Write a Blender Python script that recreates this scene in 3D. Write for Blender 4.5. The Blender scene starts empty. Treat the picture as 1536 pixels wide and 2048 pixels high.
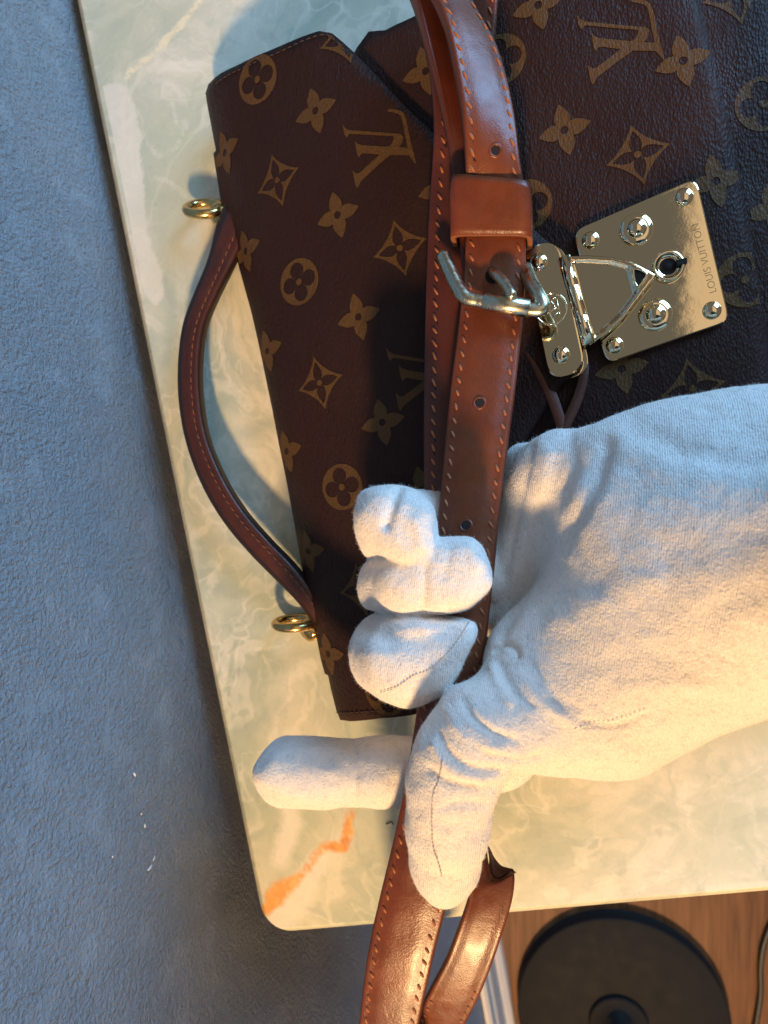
import bpy, bmesh, math, random
import numpy as np
from mathutils import Vector, Matrix, noise as mnoise
from mathutils.geometry import delaunay_2d_cdt

random.seed(7); np.random.seed(7)
scene = bpy.context.scene
COL = scene.collection

# ------------------------------------------------------------------ camera, light, exposure
FPX, IW, IH = 1420.0, 1536.0, 2048.0          # photograph: focal length and size in pixels
CAM_H = 0.34                                   # lens above the table top
TILT, PITCH = math.radians(12.5), math.radians(-1.5)
TABLE_H = 0.70
_r = np.array([math.cos(TILT), 0, -math.sin(TILT)])
_l = np.array([-math.sin(TILT), 0, -math.cos(TILT)])
_u = np.array([0, 1.0, 0])
CAM_R = _r
CAM_L = _l * math.cos(PITCH) + _u * math.sin(PITCH)
CAM_U = _u * math.cos(PITCH) - _l * math.sin(PITCH)
CAM_C = np.array([0.0, 0.0, CAM_H])

cam_d = bpy.data.cameras.new('camera')
cam = bpy.data.objects.new('camera', cam_d)
COL.objects.link(cam)
cam_d.sensor_width = 36.0
cam_d.lens = FPX / IH * 36.0
cam_d.clip_start = 0.01
cam_d.clip_end = 20.0
cam_d.dof.use_dof = True
cam_d.dof.focus_distance = 0.272
cam_d.dof.aperture_fstop = 14.0
cam.matrix_world = Matrix(((CAM_R[0], CAM_U[0], -CAM_L[0], CAM_C[0]),
                           (CAM_R[1], CAM_U[1], -CAM_L[1], CAM_C[1]),
                           (CAM_R[2], CAM_U[2], -CAM_L[2], CAM_C[2]),
                           (0, 0, 0, 1)))
scene.camera = cam

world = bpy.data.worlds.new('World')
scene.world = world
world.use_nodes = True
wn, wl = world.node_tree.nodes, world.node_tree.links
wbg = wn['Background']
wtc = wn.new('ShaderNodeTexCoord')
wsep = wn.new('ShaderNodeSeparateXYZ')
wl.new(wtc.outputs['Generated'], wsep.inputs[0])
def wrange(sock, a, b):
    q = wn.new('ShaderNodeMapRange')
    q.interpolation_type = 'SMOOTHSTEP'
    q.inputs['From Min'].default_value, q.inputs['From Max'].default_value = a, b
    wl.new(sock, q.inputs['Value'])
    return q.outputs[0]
wmul = wn.new('ShaderNodeMath'); wmul.operation = 'MULTIPLY'      # dim room; added warm lobe at right, edged for the lock's two-tone reflection
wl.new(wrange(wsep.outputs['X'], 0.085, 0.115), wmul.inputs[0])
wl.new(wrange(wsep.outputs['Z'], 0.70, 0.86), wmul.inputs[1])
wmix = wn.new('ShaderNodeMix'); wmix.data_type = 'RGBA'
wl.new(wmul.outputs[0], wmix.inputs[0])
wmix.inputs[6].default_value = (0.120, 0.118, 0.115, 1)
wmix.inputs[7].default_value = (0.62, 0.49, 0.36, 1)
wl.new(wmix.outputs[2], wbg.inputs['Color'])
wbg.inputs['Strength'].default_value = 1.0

LAMP_POS = Vector((0.09, -1.36, 1.02))
lamp_d = bpy.data.lights.new('warm_lamp', 'POINT')
lamp_d.energy = 150.0
lamp_d.color = (1.0, 0.61, 0.28)
lamp_d.shadow_soft_size = 0.085
lamp_o = bpy.data.objects.new('warm_lamp', lamp_d)
lamp_o.location = LAMP_POS
COL.objects.link(lamp_o)

win_d = bpy.data.lights.new('window_daylight', 'AREA')
win_d.shape = 'RECTANGLE'
win_d.size, win_d.size_y = 1.0, 1.3
win_d.energy = 50.0
win_d.color = (0.27, 0.59, 1.0)
win_o = bpy.data.objects.new('window_daylight', win_d)
win_o.location = (1.22, 1.45, 0.86)
win_o.rotation_euler = (Vector((-0.08, 0.0, 0.05)) - win_o.location).to_track_quat('-Z', 'Y').to_euler()
COL.objects.link(win_o)

vs = scene.view_settings
vs.view_transform = 'Standard'
vs.look = 'None'
vs.gamma = 1.0
vs.use_curve_mapping = False
vs.exposure = 0.2
scene.cycles.use_denoising = True
scene.cycles.max_bounces = 8

# ------------------------------------------------------------------ measuring helpers
def P(px, py, z):
    """point of the place at height z (m above the table top) seen at photograph pixel px, py"""
    d = (px - IW / 2) / FPX * CAM_R - (py - IH / 2) / FPX * CAM_U + CAM_L
    return CAM_C + d * ((z - CAM_H) / d[2])

def project(v):
    """photograph pixel of world points, v (n,3)"""
    d = np.asarray(v, float) - CAM_C
    zc = d @ CAM_L
    return np.stack([IW / 2 + FPX * (d @ CAM_R) / zc, IH / 2 - FPX * (d @ CAM_U) / zc], -1)

def catmull(pts, n):
    """n points along a Catmull-Rom curve, even arc length"""
    p = np.asarray(pts, float)
    q = np.vstack([2 * p[0] - p[1], p, 2 * p[-1] - p[-2]])
    out = []
    for i in range(len(p) - 1):
        a, b, c, d = q[i], q[i + 1], q[i + 2], q[i + 3]
        for t in np.linspace(0, 1, 16, endpoint=False):
            out.append(0.5 * (2 * b + (c - a) * t + (2 * a - 5 * b + 4 * c - d) * t * t + (3 * b - a - 3 * c + d) * t ** 3))
    out.append(p[-1])
    out = np.array(out)
    s = np.concatenate([[0], np.cumsum(np.linalg.norm(np.diff(out[:, :3], axis=0), axis=1))])
    t = np.linspace(0, s[-1], n)
    return np.stack([np.interp(t, s, out[:, k]) for k in range(out.shape[1])], -1)

def smooth_closed(pts, n_per=5):
    p = np.asarray(pts, float)
    m = len(p)
    out = []
    for i in range(m):
        a, b, c, d = p[i - 1], p[i], p[(i + 1) % m], p[(i + 2) % m]
        for t in np.linspace(0, 1, n_per, endpoint=False):
            out.append(0.5 * (2 * b + (c - a) * t + (2 * a - 5 * b + 4 * c - d) * t * t + (3 * b - a - 3 * c + d) * t ** 3))
    return np.array(out)

def poly_sdf(p, poly):
    """signed distance (negative inside) of points p (n,2) to polygon"""
    poly = np.asarray(poly, float)
    a = poly
    b = np.roll(poly, -1, 0)
    d2 = np.full(len(p), 1e18)
    inside = np.zeros(len(p), bool)
    for i in range(len(poly)):
        e = b[i] - a[i]
        w = p - a[i]
        t = np.clip((w @ e) / max(e @ e, 1e-18), 0, 1)
        d2 = np.minimum(d2, ((w - t[:, None] * e) ** 2).sum(1))
        c = (a[i, 1] > p[:, 1]) != (b[i, 1] > p[:, 1])
        if c.any():
            xi = (b[i, 0] - a[i, 0]) * (p[:, 1] - a[i, 1]) / (b[i, 1] - a[i, 1] + 1e-18) + a[i, 0]
            inside ^= c & (p[:, 0] < xi)
    d = np.sqrt(d2)
    return np.where(inside, -d, d)

def line_dist(p, line):
    """distance of points (n,2) to polyline whose rows are x, y (, radius)"""
    line = np.asarray(line, float)
    best = np.full(len(p), 1e9)
    for i in range(len(line) - 1):
        a, b = line[i], line[i + 1]
        e = b[:2] - a[:2]
        w = p - a[:2]
        t = np.clip((w @ e) / max(e @ e, 1e-18), 0, 1)
        d = np.sqrt(((w - t[:, None] * e) ** 2).sum(1))
        if line.shape[1] > 2:
            d = d - (a[2] + (b[2] - a[2]) * t)
        best = np.minimum(best, d)
    return best

# ------------------------------------------------------------------ object helpers
def link(name, me, parent=None):
    o = bpy.data.objects.new(name, me)
    COL.objects.link(o)
    if parent is not None:
        o.parent = parent
        m = Matrix.Identity(4)
        q = parent
        while q is not None:
            if q.type == 'EMPTY':
                m = Matrix.Translation(q.location)
            q = q.parent
        o.matrix_parent_inverse = m.inverted() if parent.type == 'EMPTY' else Matrix.Identity(4)
    return o

def mesh_obj(name, verts, faces, mats, parent=None, smooth=True, midx=None):
    me = bpy.data.meshes.new(name)
    me.from_pydata([tuple(map(float, v)) for v in verts], [], [tuple(int(i) for i in f) for f in faces])
    for m in (mats if isinstance(mats, (list, tuple)) else [mats]):
        me.materials.append(m)
    if midx is not None:
        me.polygons.foreach_set('material_index', np.asarray(midx, np.int32))
    if smooth:
        me.polygons.foreach_set('use_smooth', np.ones(len(me.polygons), bool))
    me.update()
    return link(name, me, parent)

def bm_obj(name, bm, mats, parent=None, smooth=True):
    me = bpy.data.meshes.new(name)
    bmesh.ops.recalc_face_normals(bm, faces=bm.faces)
    bm.to_mesh(me)
    bm.free()
    for m in (mats if isinstance(mats, (list, tuple)) else [mats]):
        me.materials.append(m)
    if smooth:
        me.polygons.foreach_set('use_smooth', np.ones(len(me.polygons), bool))
    return link(name, me, parent)

def thing(name, label, cat, loc, group=None):
    o = bpy.data.objects.new(name, None)
    COL.objects.link(o)
    o.location = tuple(loc)
    o.empty_display_size = 0.02
    o['label'] = label
    o['category'] = cat
    if group:
        o['group'] = group
    return o

class MB:
    """collects several pieces into one mesh"""
    def __init__(self):
        self.v, self.f, self.n = [], [], 0
    def add(self, v, f):
        self.v.append(np.asarray(v, float))
        self.f += [tuple(i + self.n for i in q) for q in f]
        self.n += len(v)
    def build(self, name, mat, parent=None, smooth=True):
        return mesh_obj(name, np.vstack(self.v), self.f, mat, parent, smooth)

def frame_of(n):
    n = np.asarray(n, float)
    n = n / np.linalg.norm(n)
    a = np.array([1.0, 0, 0]) if abs(n[0]) < 0.8 else np.array([0, 1.0, 0])
    x = np.cross(a, n)
    x /= np.linalg.norm(x)
    return x, np.cross(n, x), n

def tube_mesh(path, rad, n=14, cap=True, closed=False):
    path = np.asarray(path, float)
    m = len(path)
    rad = np.broadcast_to(np.asarray(rad, float), (m,))
    if closed:
        tan = np.roll(path, -1, 0) - np.roll(path, 1, 0)
    else:
        tan = np.gradient(path, axis=0)
    tan /= np.linalg.norm(tan, axis=1)[:, None]
    x, y, _ = frame_of(tan[0])
    V, Fc = [], []
    for i in range(m):
        x = x - tan[i] * (x @ tan[i])
        x /= np.linalg.norm(x)
        y = np.cross(tan[i], x)
        for k in range(n):
            a = 2 * math.pi * k / n
            V.append(path[i] + rad[i] * (math.cos(a) * x + math.sin(a) * y))
    for i in range(m if closed else m - 1):
        j = (i + 1) % m
        for k in range(n):
            Fc.append((i * n + k, i * n + (k + 1) % n, j * n + (k + 1) % n, j * n + k))
    if cap and not closed:
        Fc.append(tuple(range(n))[::-1])
        Fc.append(tuple((m - 1) * n + k for k in range(n)))
    return V, Fc

def lathe_mesh(center, normal, prof, n=28, xdir=None):
    """prof: list of (radius, height); revolved about normal through center; closed on the axis if radius is 0"""
    x, y, z = frame_of(normal)
    V, Fc, rings = [], [], []
    for r, h in prof:
        if r < 1e-9:
            rings.append([len(V)])
            V.append(center + z * h)
        else:
            rings.append(list(range(len(V), len(V) + n)))
            for k in range(n):
                a = 2 * math.pi * k / n
                V.append(center + z * h + r * (math.cos(a) * x + math.sin(a) * y))
    for a, b in zip(rings[:-1], rings[1:]):
        for k in range(n):
            k2 = (k + 1) % n
            if len(a) == 1:
                Fc.append((a[0], b[k], b[k2]))
            elif len(b) == 1:
                Fc.append((a[k], a[k2], b[0]))
            else:
                Fc.append((a[k], a[k2], b[k2], b[k]))
    return V, Fc

def box_mesh(c, ax, ay, az):
    V = [c + sx * ax + sy * ay + sz * az for sz in (-1, 1) for sy in (-1, 1) for sx in (-1, 1)]
    return V, [(0, 2, 3, 1), (4, 5, 7, 6), (0, 1, 5, 4), (2, 6, 7, 3), (0, 4, 6, 2), (1, 3, 7, 5)]

def sheet(outline, cell, lift, thick, rim_round=0.0005):
    """solid sheet: outline (n,2) in a flat frame, lift(p (n,2), dz) -> world points; interior points on a grid"""
    outline = np.asarray(outline, float)
    lo, hi = outline.min(0), outline.max(0)
    gx, gy = np.meshgrid(np.arange(lo[0], hi[0], cell), np.arange(lo[1], hi[1], cell))
    g = np.stack([gx.ravel(), gy.ravel()], -1)
    g = g[poly_sdf(g, outline) < -cell * 0.55]
    n = len(outline)
    pts = [Vector(q) for q in outline] + [Vector(q) for q in g]
    vo, _, fo, *_ = delaunay_2d_cdt(pts, [(i, (i + 1) % n) for i in range(n)], [], 1, 1e-7)
    p = np.array([tuple(q) for q in vo])
    edge = np.abs(poly_sdf(p, outline)) < 1e-6
    top = lift(p, np.where(edge, -rim_round, 0.0))
    ctr = outline.mean(0)
    # rim: outline order
    idx = []
    for q in outline:
        idx.append(int(np.argmin(((p - q) ** 2).sum(1))))
    V = list(top)
    Fc = [tuple(f) for f in fo]
    a = p[Fc[0][1]] - p[Fc[0][0]]
    b = p[Fc[0][2]] - p[Fc[0][0]]
    base = len(V)
    V += list(lift(outline, np.full(n, -thick)))
    rim = []
    area = 0.5 * np.sum(outline[:, 0] * np.roll(outline[:, 1], -1) - np.roll(outline[:, 0], -1) * outline[:, 1])
    for i in range(n):
        j = (i + 1) % n
        q = (idx[i], idx[j], base + j, base + i)
        rim.append(q if area < 0 else q[::-1])
    nt = len(Fc)
    Fc += rim
    Fc.append(tuple(base + i for i in (range(n) if area < 0 else range(n - 1, -1, -1))))
    return V, Fc, nt, n

# ------------------------------------------------------------------ materials
class NT:
    def __init__(self, name):
        self.m = bpy.data.materials.new(name)
        self.m.use_nodes = True
        self.t = self.m.node_tree
        self.b = self.t.nodes['Principled BSDF']
        self._tc = None
    def n(self, kind, **kw):
        q = self.t.nodes.new(kind)
        for k, v in kw.items():
            setattr(q, k, v)
        return q
    def l(self, a, b):
        self.t.links.new(a, b)
    def coord(self, scale=(1, 1, 1), rot=(0, 0, 0)):
        if self._tc is None:
            self._tc = self.n('ShaderNodeTexCoord')
        mp = self.n('ShaderNodeMapping')
        mp.inputs['Scale'].default_value = scale
        mp.inputs['Rotation'].default_value = rot
        self.l(self._tc.outputs['Object'], mp.inputs[0])
        return mp.outputs[0]
    def noise(self, vec, scale, detail=4, rough=0.55, dist=0.0, out='Fac'):
        q = self.n('ShaderNodeTexNoise')
        q.inputs['Scale'].default_value = scale
        q.inputs['Detail'].default_value = detail
        q.inputs['Roughness'].default_value = rough
        q.inputs['Distortion'].default_value = dist
        self.l(vec, q.inputs['Vector'])
        return q.outputs[out]
    def voronoi(self, vec, scale, feature='F1', out='Distance'):
        q = self.n('ShaderNodeTexVoronoi', feature=feature)
        q.inputs['Scale'].default_value = scale
        self.l(vec, q.inputs['Vector'])
        return q.outputs[out]
    def ramp(self, fac, stops):
        q = self.n('ShaderNodeValToRGB')
        el = q.color_ramp.elements
        while len(el) < len(stops):
            el.new(0.5)
        for e, (p, c) in zip(el, stops):
            e.position = p
            c = (c, c, c) if isinstance(c, (int, float)) else c
            e.color = (*c[:3], 1)
        self.l(fac, q.inputs[0])
        return q.outputs[0]
    def math(self, op, a, b=None, clamp=False):
        q = self.n('ShaderNodeMath', operation=op)
        q.use_clamp = clamp
        for i, s in enumerate((a, b)):
            if s is None:
                continue
            if isinstance(s, (int, float)):
                q.inputs[i].default_value = s
            else:
                self.l(s, q.inputs[i])
        return q.outputs[0]
    def mix(self, fac, a, b, mode='MIX'):
        q = self.n('ShaderNodeMix', data_type='RGBA', blend_type=mode)
        if isinstance(fac, (int, float)):
            q.inputs[0].default_value = fac
        else:
            self.l(fac, q.inputs[0])
        for s, i in ((a, 6), (b, 7)):
            if isinstance(s, tuple):
                q.inputs[i].default_value = (*s[:3], 1)
            else:
                self.l(s, q.inputs[i])
        return q.outputs[2]
    def bump(self, h, dist, strength=1.0, prev=None):
        q = self.n('ShaderNodeBump')
        q.inputs['Strength'].default_value = strength
        q.inputs['Distance'].default_value = dist
        self.l(h, q.inputs['Height'])
        if prev is not None:
            self.l(prev, q.inputs['Normal'])
        self.l(q.outputs[0], self.b.inputs['Normal'])
        return q.outputs[0]
    def set(self, **kw):
        for k, v in kw.items():
            k = k.replace('_', ' ')
            if k == 'Base Color' and isinstance(v, tuple):
                self.b.inputs[k].default_value = (*v[:3], 1)
            elif isinstance(v, (int, float, tuple)):
                self.b.inputs[k].default_value = v
            else:
                self.l(v, self.b.inputs[k])
        return self

BAG_ANG = math.radians(11.5)
def canvas_like(name, col_a, col_b, speck=None):
    t = NT(name)
    c = t.coord((1, 1, 1), (0, 0, -BAG_ANG))
    big = t.noise(c, 30, 3)
    fine = t.noise(c, 1400, 2)
    col = t.mix(big, col_a, col_b)
    if speck:
        col = t.mix(t.ramp(fine, [(0.38, 0.75), (0.62, 0.0)]), col, speck)
    t.set(Base_Color=col, Roughness=t.ramp(t.noise(c, 60, 3), [(0.3, 0.40), (0.7, 0.56)]), Specular_IOR_Level=0.14)
    cg = t.coord((1.0, 0.55, 1.0), (0, 0, -BAG_ANG))
    vor = t.voronoi(cg, 1150, 'F1')
    nz = t.noise(t.coord((1.0, 0.30, 1.0), (0, 0, -BAG_ANG)), 420, 4, 0.6, 0.6)
    b1 = t.bump(nz, 0.0009, 0.55)
    t.bump(vor, 0.0005, 0.55, b1)
    return t.m

M = {}
M['canvas'] = canvas_like('coated_canvas', (0.0235, 0.0105, 0.0082), (0.032, 0.0148, 0.0125))
M['print'] = canvas_like('worn_gold_print', (0.112, 0.063, 0.018), (0.076, 0.042, 0.015), (0.085, 0.042, 0.022))
t = NT('dark_edge_paint'); t.set(Base_Color=(0.022, 0.012, 0.010), Roughness=0.32); M['edge'] = t.m

def leather(name, a, b, rough=(0.30, 0.46), spec=0.45):
    t = NT(name)
    c = t.coord()
    big = t.noise(c, 45, 4, 0.6)
    col = t.mix(t.ramp(big, [(0.35, 0.0), (0.68, 1.0)]), a, b)
    streak = t.noise(c, 260, 3)
    col = t.mix(t.math('MULTIPLY', t.ramp(streak, [(0.5, 0.0), (0.75, 1.0)]), 0.25), col, (a[0] * 0.45, a[1] * 0.4, a[2] * 0.4))
    t.set(Base_Color=col, Roughness=t.ramp(t.noise(c, 120, 4), [(0.3, rough[0]), (0.72, rough[1])]), Specular_IOR_Level=spec, Coat_Weight=0.06, Coat_Roughness=0.25)
    b1 = t.bump(t.noise(c, 150, 4, 0.55, 0.4), 0.0009, 0.22)
    t.bump(t.voronoi(c, 1500), 0.0002, 0.22, b1)
    return t.m
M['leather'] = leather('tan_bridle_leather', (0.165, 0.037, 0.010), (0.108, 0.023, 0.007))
M['leather_dark'] = leather('dark_red_brown_leather', (0.095, 0.020, 0.010), (0.062, 0.014, 0.008))
M['leather_handle'] = leather('dark_handle_leather', (0.070, 0.017, 0.009), (0.036, 0.011, 0.008))
t = NT('burnished_leather_edge'); t.set(Base_Color=(0.085, 0.026, 0.013), Roughness=0.45); M['leather_edge'] = t.m
t = NT('raw_leather_edge'); c = t.coord()
t.set(Base_Color=t.mix(t.noise(c, 900, 3), (0.33, 0.12, 0.05), (0.20, 0.06, 0.025)), Roughness=0.85); t.bump(t.noise(c, 1400, 3), 0.0006, 0.7); M['leather_raw'] = t.m
t = NT('orange_thread'); c = t.coord()
t.set(Base_Color=t.mix(t.noise(c, 700, 2), (0.38, 0.135, 0.05), (0.25, 0.08, 0.03)), Roughness=0.6); M['thread'] = t.m
t = NT('brown_thread'); t.set(Base_Color=(0.20, 0.07, 0.03), Roughness=0.6); M['thread_brown'] = t.m
t = NT('dark_thread'); t.set(Base_Color=(0.055, 0.022, 0.014), Roughness=0.6); M['thread_dark'] = t.m
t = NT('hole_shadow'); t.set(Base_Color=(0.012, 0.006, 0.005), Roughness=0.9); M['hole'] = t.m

def metal(name, a, b, r0, r1, sc=60, bump=0.00012):
    t = NT(name)
    c = t.coord()
    nz = t.noise(c, sc, 5, 0.6)
    t.set(Base_Color=t.mix(nz, a, b), Metallic=1.0, Roughness=t.ramp(t.noise(c, sc * 2.3, 5), [(0.35, r0), (0.75, r1)]))
    b1 = t.bump(t.noise(c, 70, 2), 0.0012, 0.06)
    t.bump(t.noise(c, 900, 3), bump, 0.05, b1)
    return t.m
M['gold'] = metal('polished_brass', (0.93, 0.79, 0.54), (0.88, 0.72, 0.46), 0.02, 0.05)
M['brass'] = metal('aged_brass', (0.72, 0.50, 0.21), (0.55, 0.36, 0.14), 0.14, 0.30)
M['nickel'] = metal('worn_pale_brass', (0.64, 0.60, 0.46), (0.50, 0.44, 0.30), 0.20, 0.42, 220)
t = NT('engraved_line'); t.set(Base_Color=(0.42, 0.29, 0.14), Metallic=1.0, Roughness=0.4); M['engrave'] = t.m

# cotton glove
t = NT('white_cotton_jersey')
c = t.coord((1, 1, 1), (0, 0, math.radians(6)))
stain = t.noise(c, 24, 4, 0.6)
pill = t.noise(c, 520, 4, 0.68)
col = t.mix(stain, (0.88, 0.835, 0.78), (0.82, 0.775, 0.725))
col = t.mix(t.math('MULTIPLY', t.ramp(pill, [(0.28, 1.0), (0.47, 0.0)]), 0.42), col, (0.40, 0.36, 0.33))
t.set(Base_Color=col, Roughness=0.95, Specular_IOR_Level=0.12, Sheen_Weight=0.25, Sheen_Roughness=0.6, Subsurface_Weight=0.0)
wv = t.n('ShaderNodeTexWave', wave_type='BANDS', bands_direction='X')
wv.inputs['Scale'].default_value = 470.0
wv.inputs['Distortion'].default_value = 2.0
wv.inputs['Detail'].default_value = 2.0
wv.inputs['Detail Scale'].default_value = 1.6
t.l(c, wv.inputs['Vector'])
b1 = t.bump(wv.outputs['Fac'], 0.00032, 0.42)
b2 = t.bump(t.noise(c, 260, 5, 0.65), 0.0009, 0.38, b1)
t.bump(t.noise(c, 1100, 3, 0.6), 0.0006, 0.8, b2)
M['cotton'] = t.m
t = NT('loose_cotton_fibre'); t.set(Base_Color=(0.82, 0.80, 0.77), Roughness=0.95, Specular_IOR_Level=0.1); M['fibre'] = t.m
t = NT('grey_seam_thread'); t.set(Base_Color=(0.52, 0.45, 0.38), Roughness=0.9); M['seam'] = t.m

# ------------------------------------------------------------------ the wall, floor, baseboard
W0, W1 = P(131, 0, 0), P(492, 2048, 0)
wd = (W1 - W0); wd /= np.linalg.norm(wd)               # along the wall, down the picture
wnrm = np.array([-wd[1], wd[0], 0.0])                  # into the room
if wnrm[0] < 0:
    wnrm = -wnrm
WALL_ROT = math.atan2(wd[1], wd[0]) + math.pi / 2

t = NT('blue_grey_textured_paint')
c = t.coord()
cw = t.coord((1, 1, 1), (0, 0, 0))
warp = t.noise(c, 80, 3, 0.5, 0.0, 'Color')
va = t.n('ShaderNodeVectorMath', operation='MULTIPLY_ADD')
t.l(warp, va.inputs[0]); va.inputs[1].default_value = (0.010, 0.010, 0.010); t.l(c, va.inputs[2])
blot = t.ramp(t.noise(va.outputs[0], 60, 2, 0.4), [(0.55, 0.0), (0.68, 1.0)])      # smooth trowelled islands
peel = t.noise(c, 560, 4, 0.58, 0.3)
flow = t.noise(va.outputs[0], 230, 4, 0.55, 0.3)
hgt = t.math('MULTIPLY', t.math('SUBTRACT', t.math('ADD', t.math('MULTIPLY', peel, 1.2), t.math('MULTIPLY', flow, 1.1)), 1.15), t.math('SUBTRACT', 1.15, t.math('MULTIPLY', blot, 0.55)))
t.set(Base_Color=t.mix(t.noise(c, 9, 3), (0.278, 0.314, 0.350), (0.318, 0.354, 0.388)), Roughness=0.55, Specular_IOR_Level=0.4)
b1 = t.bump(hgt, 0.0032, 0.8)
t.bump(t.noise(c, 1300, 3), 0.0004, 0.4, b1)
M['wall'] = t.m

nx, nz_ = 300, 260
ss = np.linspace(-0.30, 1.30, nx)
zz = np.linspace(-TABLE_H, 0.55, nz_)
V = []
for z in zz:
    for s in ss:
        p = W0 + wd * s
        q = Vector((s * 26, z * 26, 0.3))
        d = mnoise.noise(q) * 0.0004 + mnoise.noise(q * 3.1) * 0.0002
        V.append((p[0] + wnrm[0] * d, p[1] + wnrm[1] * d, z))
Fc = [(j * nx + i, j * nx + i + 1, (j + 1) * nx + i + 1, (j + 1) * nx + i) for j in range(nz_ - 1) for i in range(nx - 1)]
wall = mesh_obj('wall', V, Fc, M['wall'])
wall['kind'] = 'structure'
t = NT('bare_plaster'); t.set(Base_Color=(0.82, 0.82, 0.80), Roughness=0.8); M['plaster'] = t.m
def wall_point(px, py):
    d = (px - IW / 2) / FPX * CAM_R - (py - IH / 2) / FPX * CAM_U + CAM_L
    return CAM_C + d * (((W0 - CAM_C) @ wnrm) / (d @ wnrm))
for (x0, y0, x1, y1, r) in ((262, 1546, 266, 1553, 0.0008), (277, 1627, 278, 1630, 0.0006), (284, 1648, 285, 1656, 0.0007),
                            (291, 1741, 299, 1730, 0.0009), (301, 1722, 305, 1712, 0.0006), (219, 1712, 220, 1716, 0.0005)):
    a, b = wall_point(x0, y0) + wnrm * 0.0012, wall_point(x1, y1) + wnrm * 0.0012
    mid = (a + b) / 2 + wnrm * 0.0002
    r *= 0.6
    v, f = tube_mesh([a, mid, b], [r * 0.5, r, r * 0.4], 8)
    mesh_obj('plaster_chip', v, f, M['plaster'], wall)

# floor
t = NT('brown_oak_laminate')
cw = t.coord((1, 1, 1), (0, 0, -(WALL_ROT)))
cs = t.coord((1.0, 0.07, 1.0), (0, 0, -(WALL_ROT)))
g1 = t.noise(cs, 90, 6, 0.62, 0.5)
g2 = t.noise(cs, 320, 4, 0.6)
oi = t.n('ShaderNodeObjectInfo')
col = t.ramp(g1, [(0.28, (0.040, 0.013, 0.005)), (0.50, (0.120, 0.045, 0.016)), (0.72, (0.20, 0.085, 0.034))])
col = t.mix(t.math('MULTIPLY', t.ramp(g2, [(0.35, 1.0), (0.55, 0.0)]), 0.45), col, (0.12, 0.048, 0.018))
hv = t.n('ShaderNodeHueSaturation')
t.l(t.math('ADD', t.math('MULTIPLY', oi.outputs['Random'], 0.16), 0.92), hv.inputs['Value'])
t.l(col, hv.inputs['Color'])
t.set(Base_Color=hv.outputs[0], Roughness=0.55, Specular_IOR_Level=0.3)
t.bump(g2, 0.0004, 0.4)
M['oak'] = t.m
t = NT('dark_subfloor'); t.set(Base_Color=(0.03, 0.018, 0.01), Roughness=0.9); M['sub'] = t.m
FZ = -TABLE_H
fl = []
for (a, b) in ((-0.3, 0.0), (2.2, 0.0), (2.2, 2.2), (-0.3, 2.2)):
    q = W0 + wd * a + wnrm * b
    fl.append((q[0], q[1], FZ - 0.012))
floor = mesh_obj('floor', fl, [(0, 1, 2, 3)], M['sub'], smooth=False)
floor['kind'] = 'structure'
pw = 0.19
for i in range(7):
    off = 0.02 + i * pw
    cuts = [-0.28 + 0.37 * ((i * 5) % 3) / 1.7, 0.50 + 0.13 * ((i * 7) % 5), 1.55]
    cuts = [-0.3] + [q for q in cuts if q > -0.1] + [2.1]
    for a, b in zip(cuts[:-1], cuts[1:]):
        ctr = W0 + wd * (a + b) / 2 + wnrm * (off + pw / 2)
        bm = bmesh.new()
        v, f = box_mesh(np.array([ctr[0], ctr[1], FZ - 0.006]), wd * ((b - a) / 2 - 0.0002), wnrm * (pw / 2 - 0.0002), np.array([0, 0, 0.006]))
        bv = [bm.verts.new(q) for q in v]
        for q in f:
            bm.faces.new([bv[k] for k in q])
        bmesh.ops.bevel(bm, geom=[e for e in bm.edges if all(w.co.z > FZ - 0.003 for w in e.verts)], offset=0.0005, segments=1, affect='EDGES')
        bm_obj('plank', bm, M['oak'], floor, smooth=False)

# baseboard: moulded profile swept along the wall
t = NT('cream_gloss_paint'); c = t.coord()
t.set(Base_Color=t.mix(t.noise(c, 40, 4), (0.58, 0.53, 0.47), (0.50, 0.46, 0.42)), Roughness=0.4); t.bump(t.noise(c, 300, 3), 0.0004, 0.3); M['trim'] = t.m
prof = [(0.0, 0.105), (0.005, 0.105), (0.009, 0.101), (0.0095, 0.090), (0.0065, 0.086), (0.0065, 0.078), (0.011, 0.073), (0.0125, 0.065), (0.0125, 0.022),
        (0.016, 0.020), (0.022, 0.014), (0.024, 0.006), (0.024, 0.0)]
V, Fc = [], []
for s in np.linspace(-0.3, 1.6, 12):
    for (o, h) in prof:
        q = W0 + wd * s + wnrm * (o + 0.0016)
        V.append((q[0], q[1], FZ + h))
k = len(prof)
for i in range(11):
    for j in range(k - 1):
        Fc.append((i * k + j, i * k + j + 1, (i + 1) * k + j + 1, (i + 1) * k + j))
bb = mesh_obj('baseboard', V, Fc, M['trim'], smooth=False)
bb['kind'] = 'structure'

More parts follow.
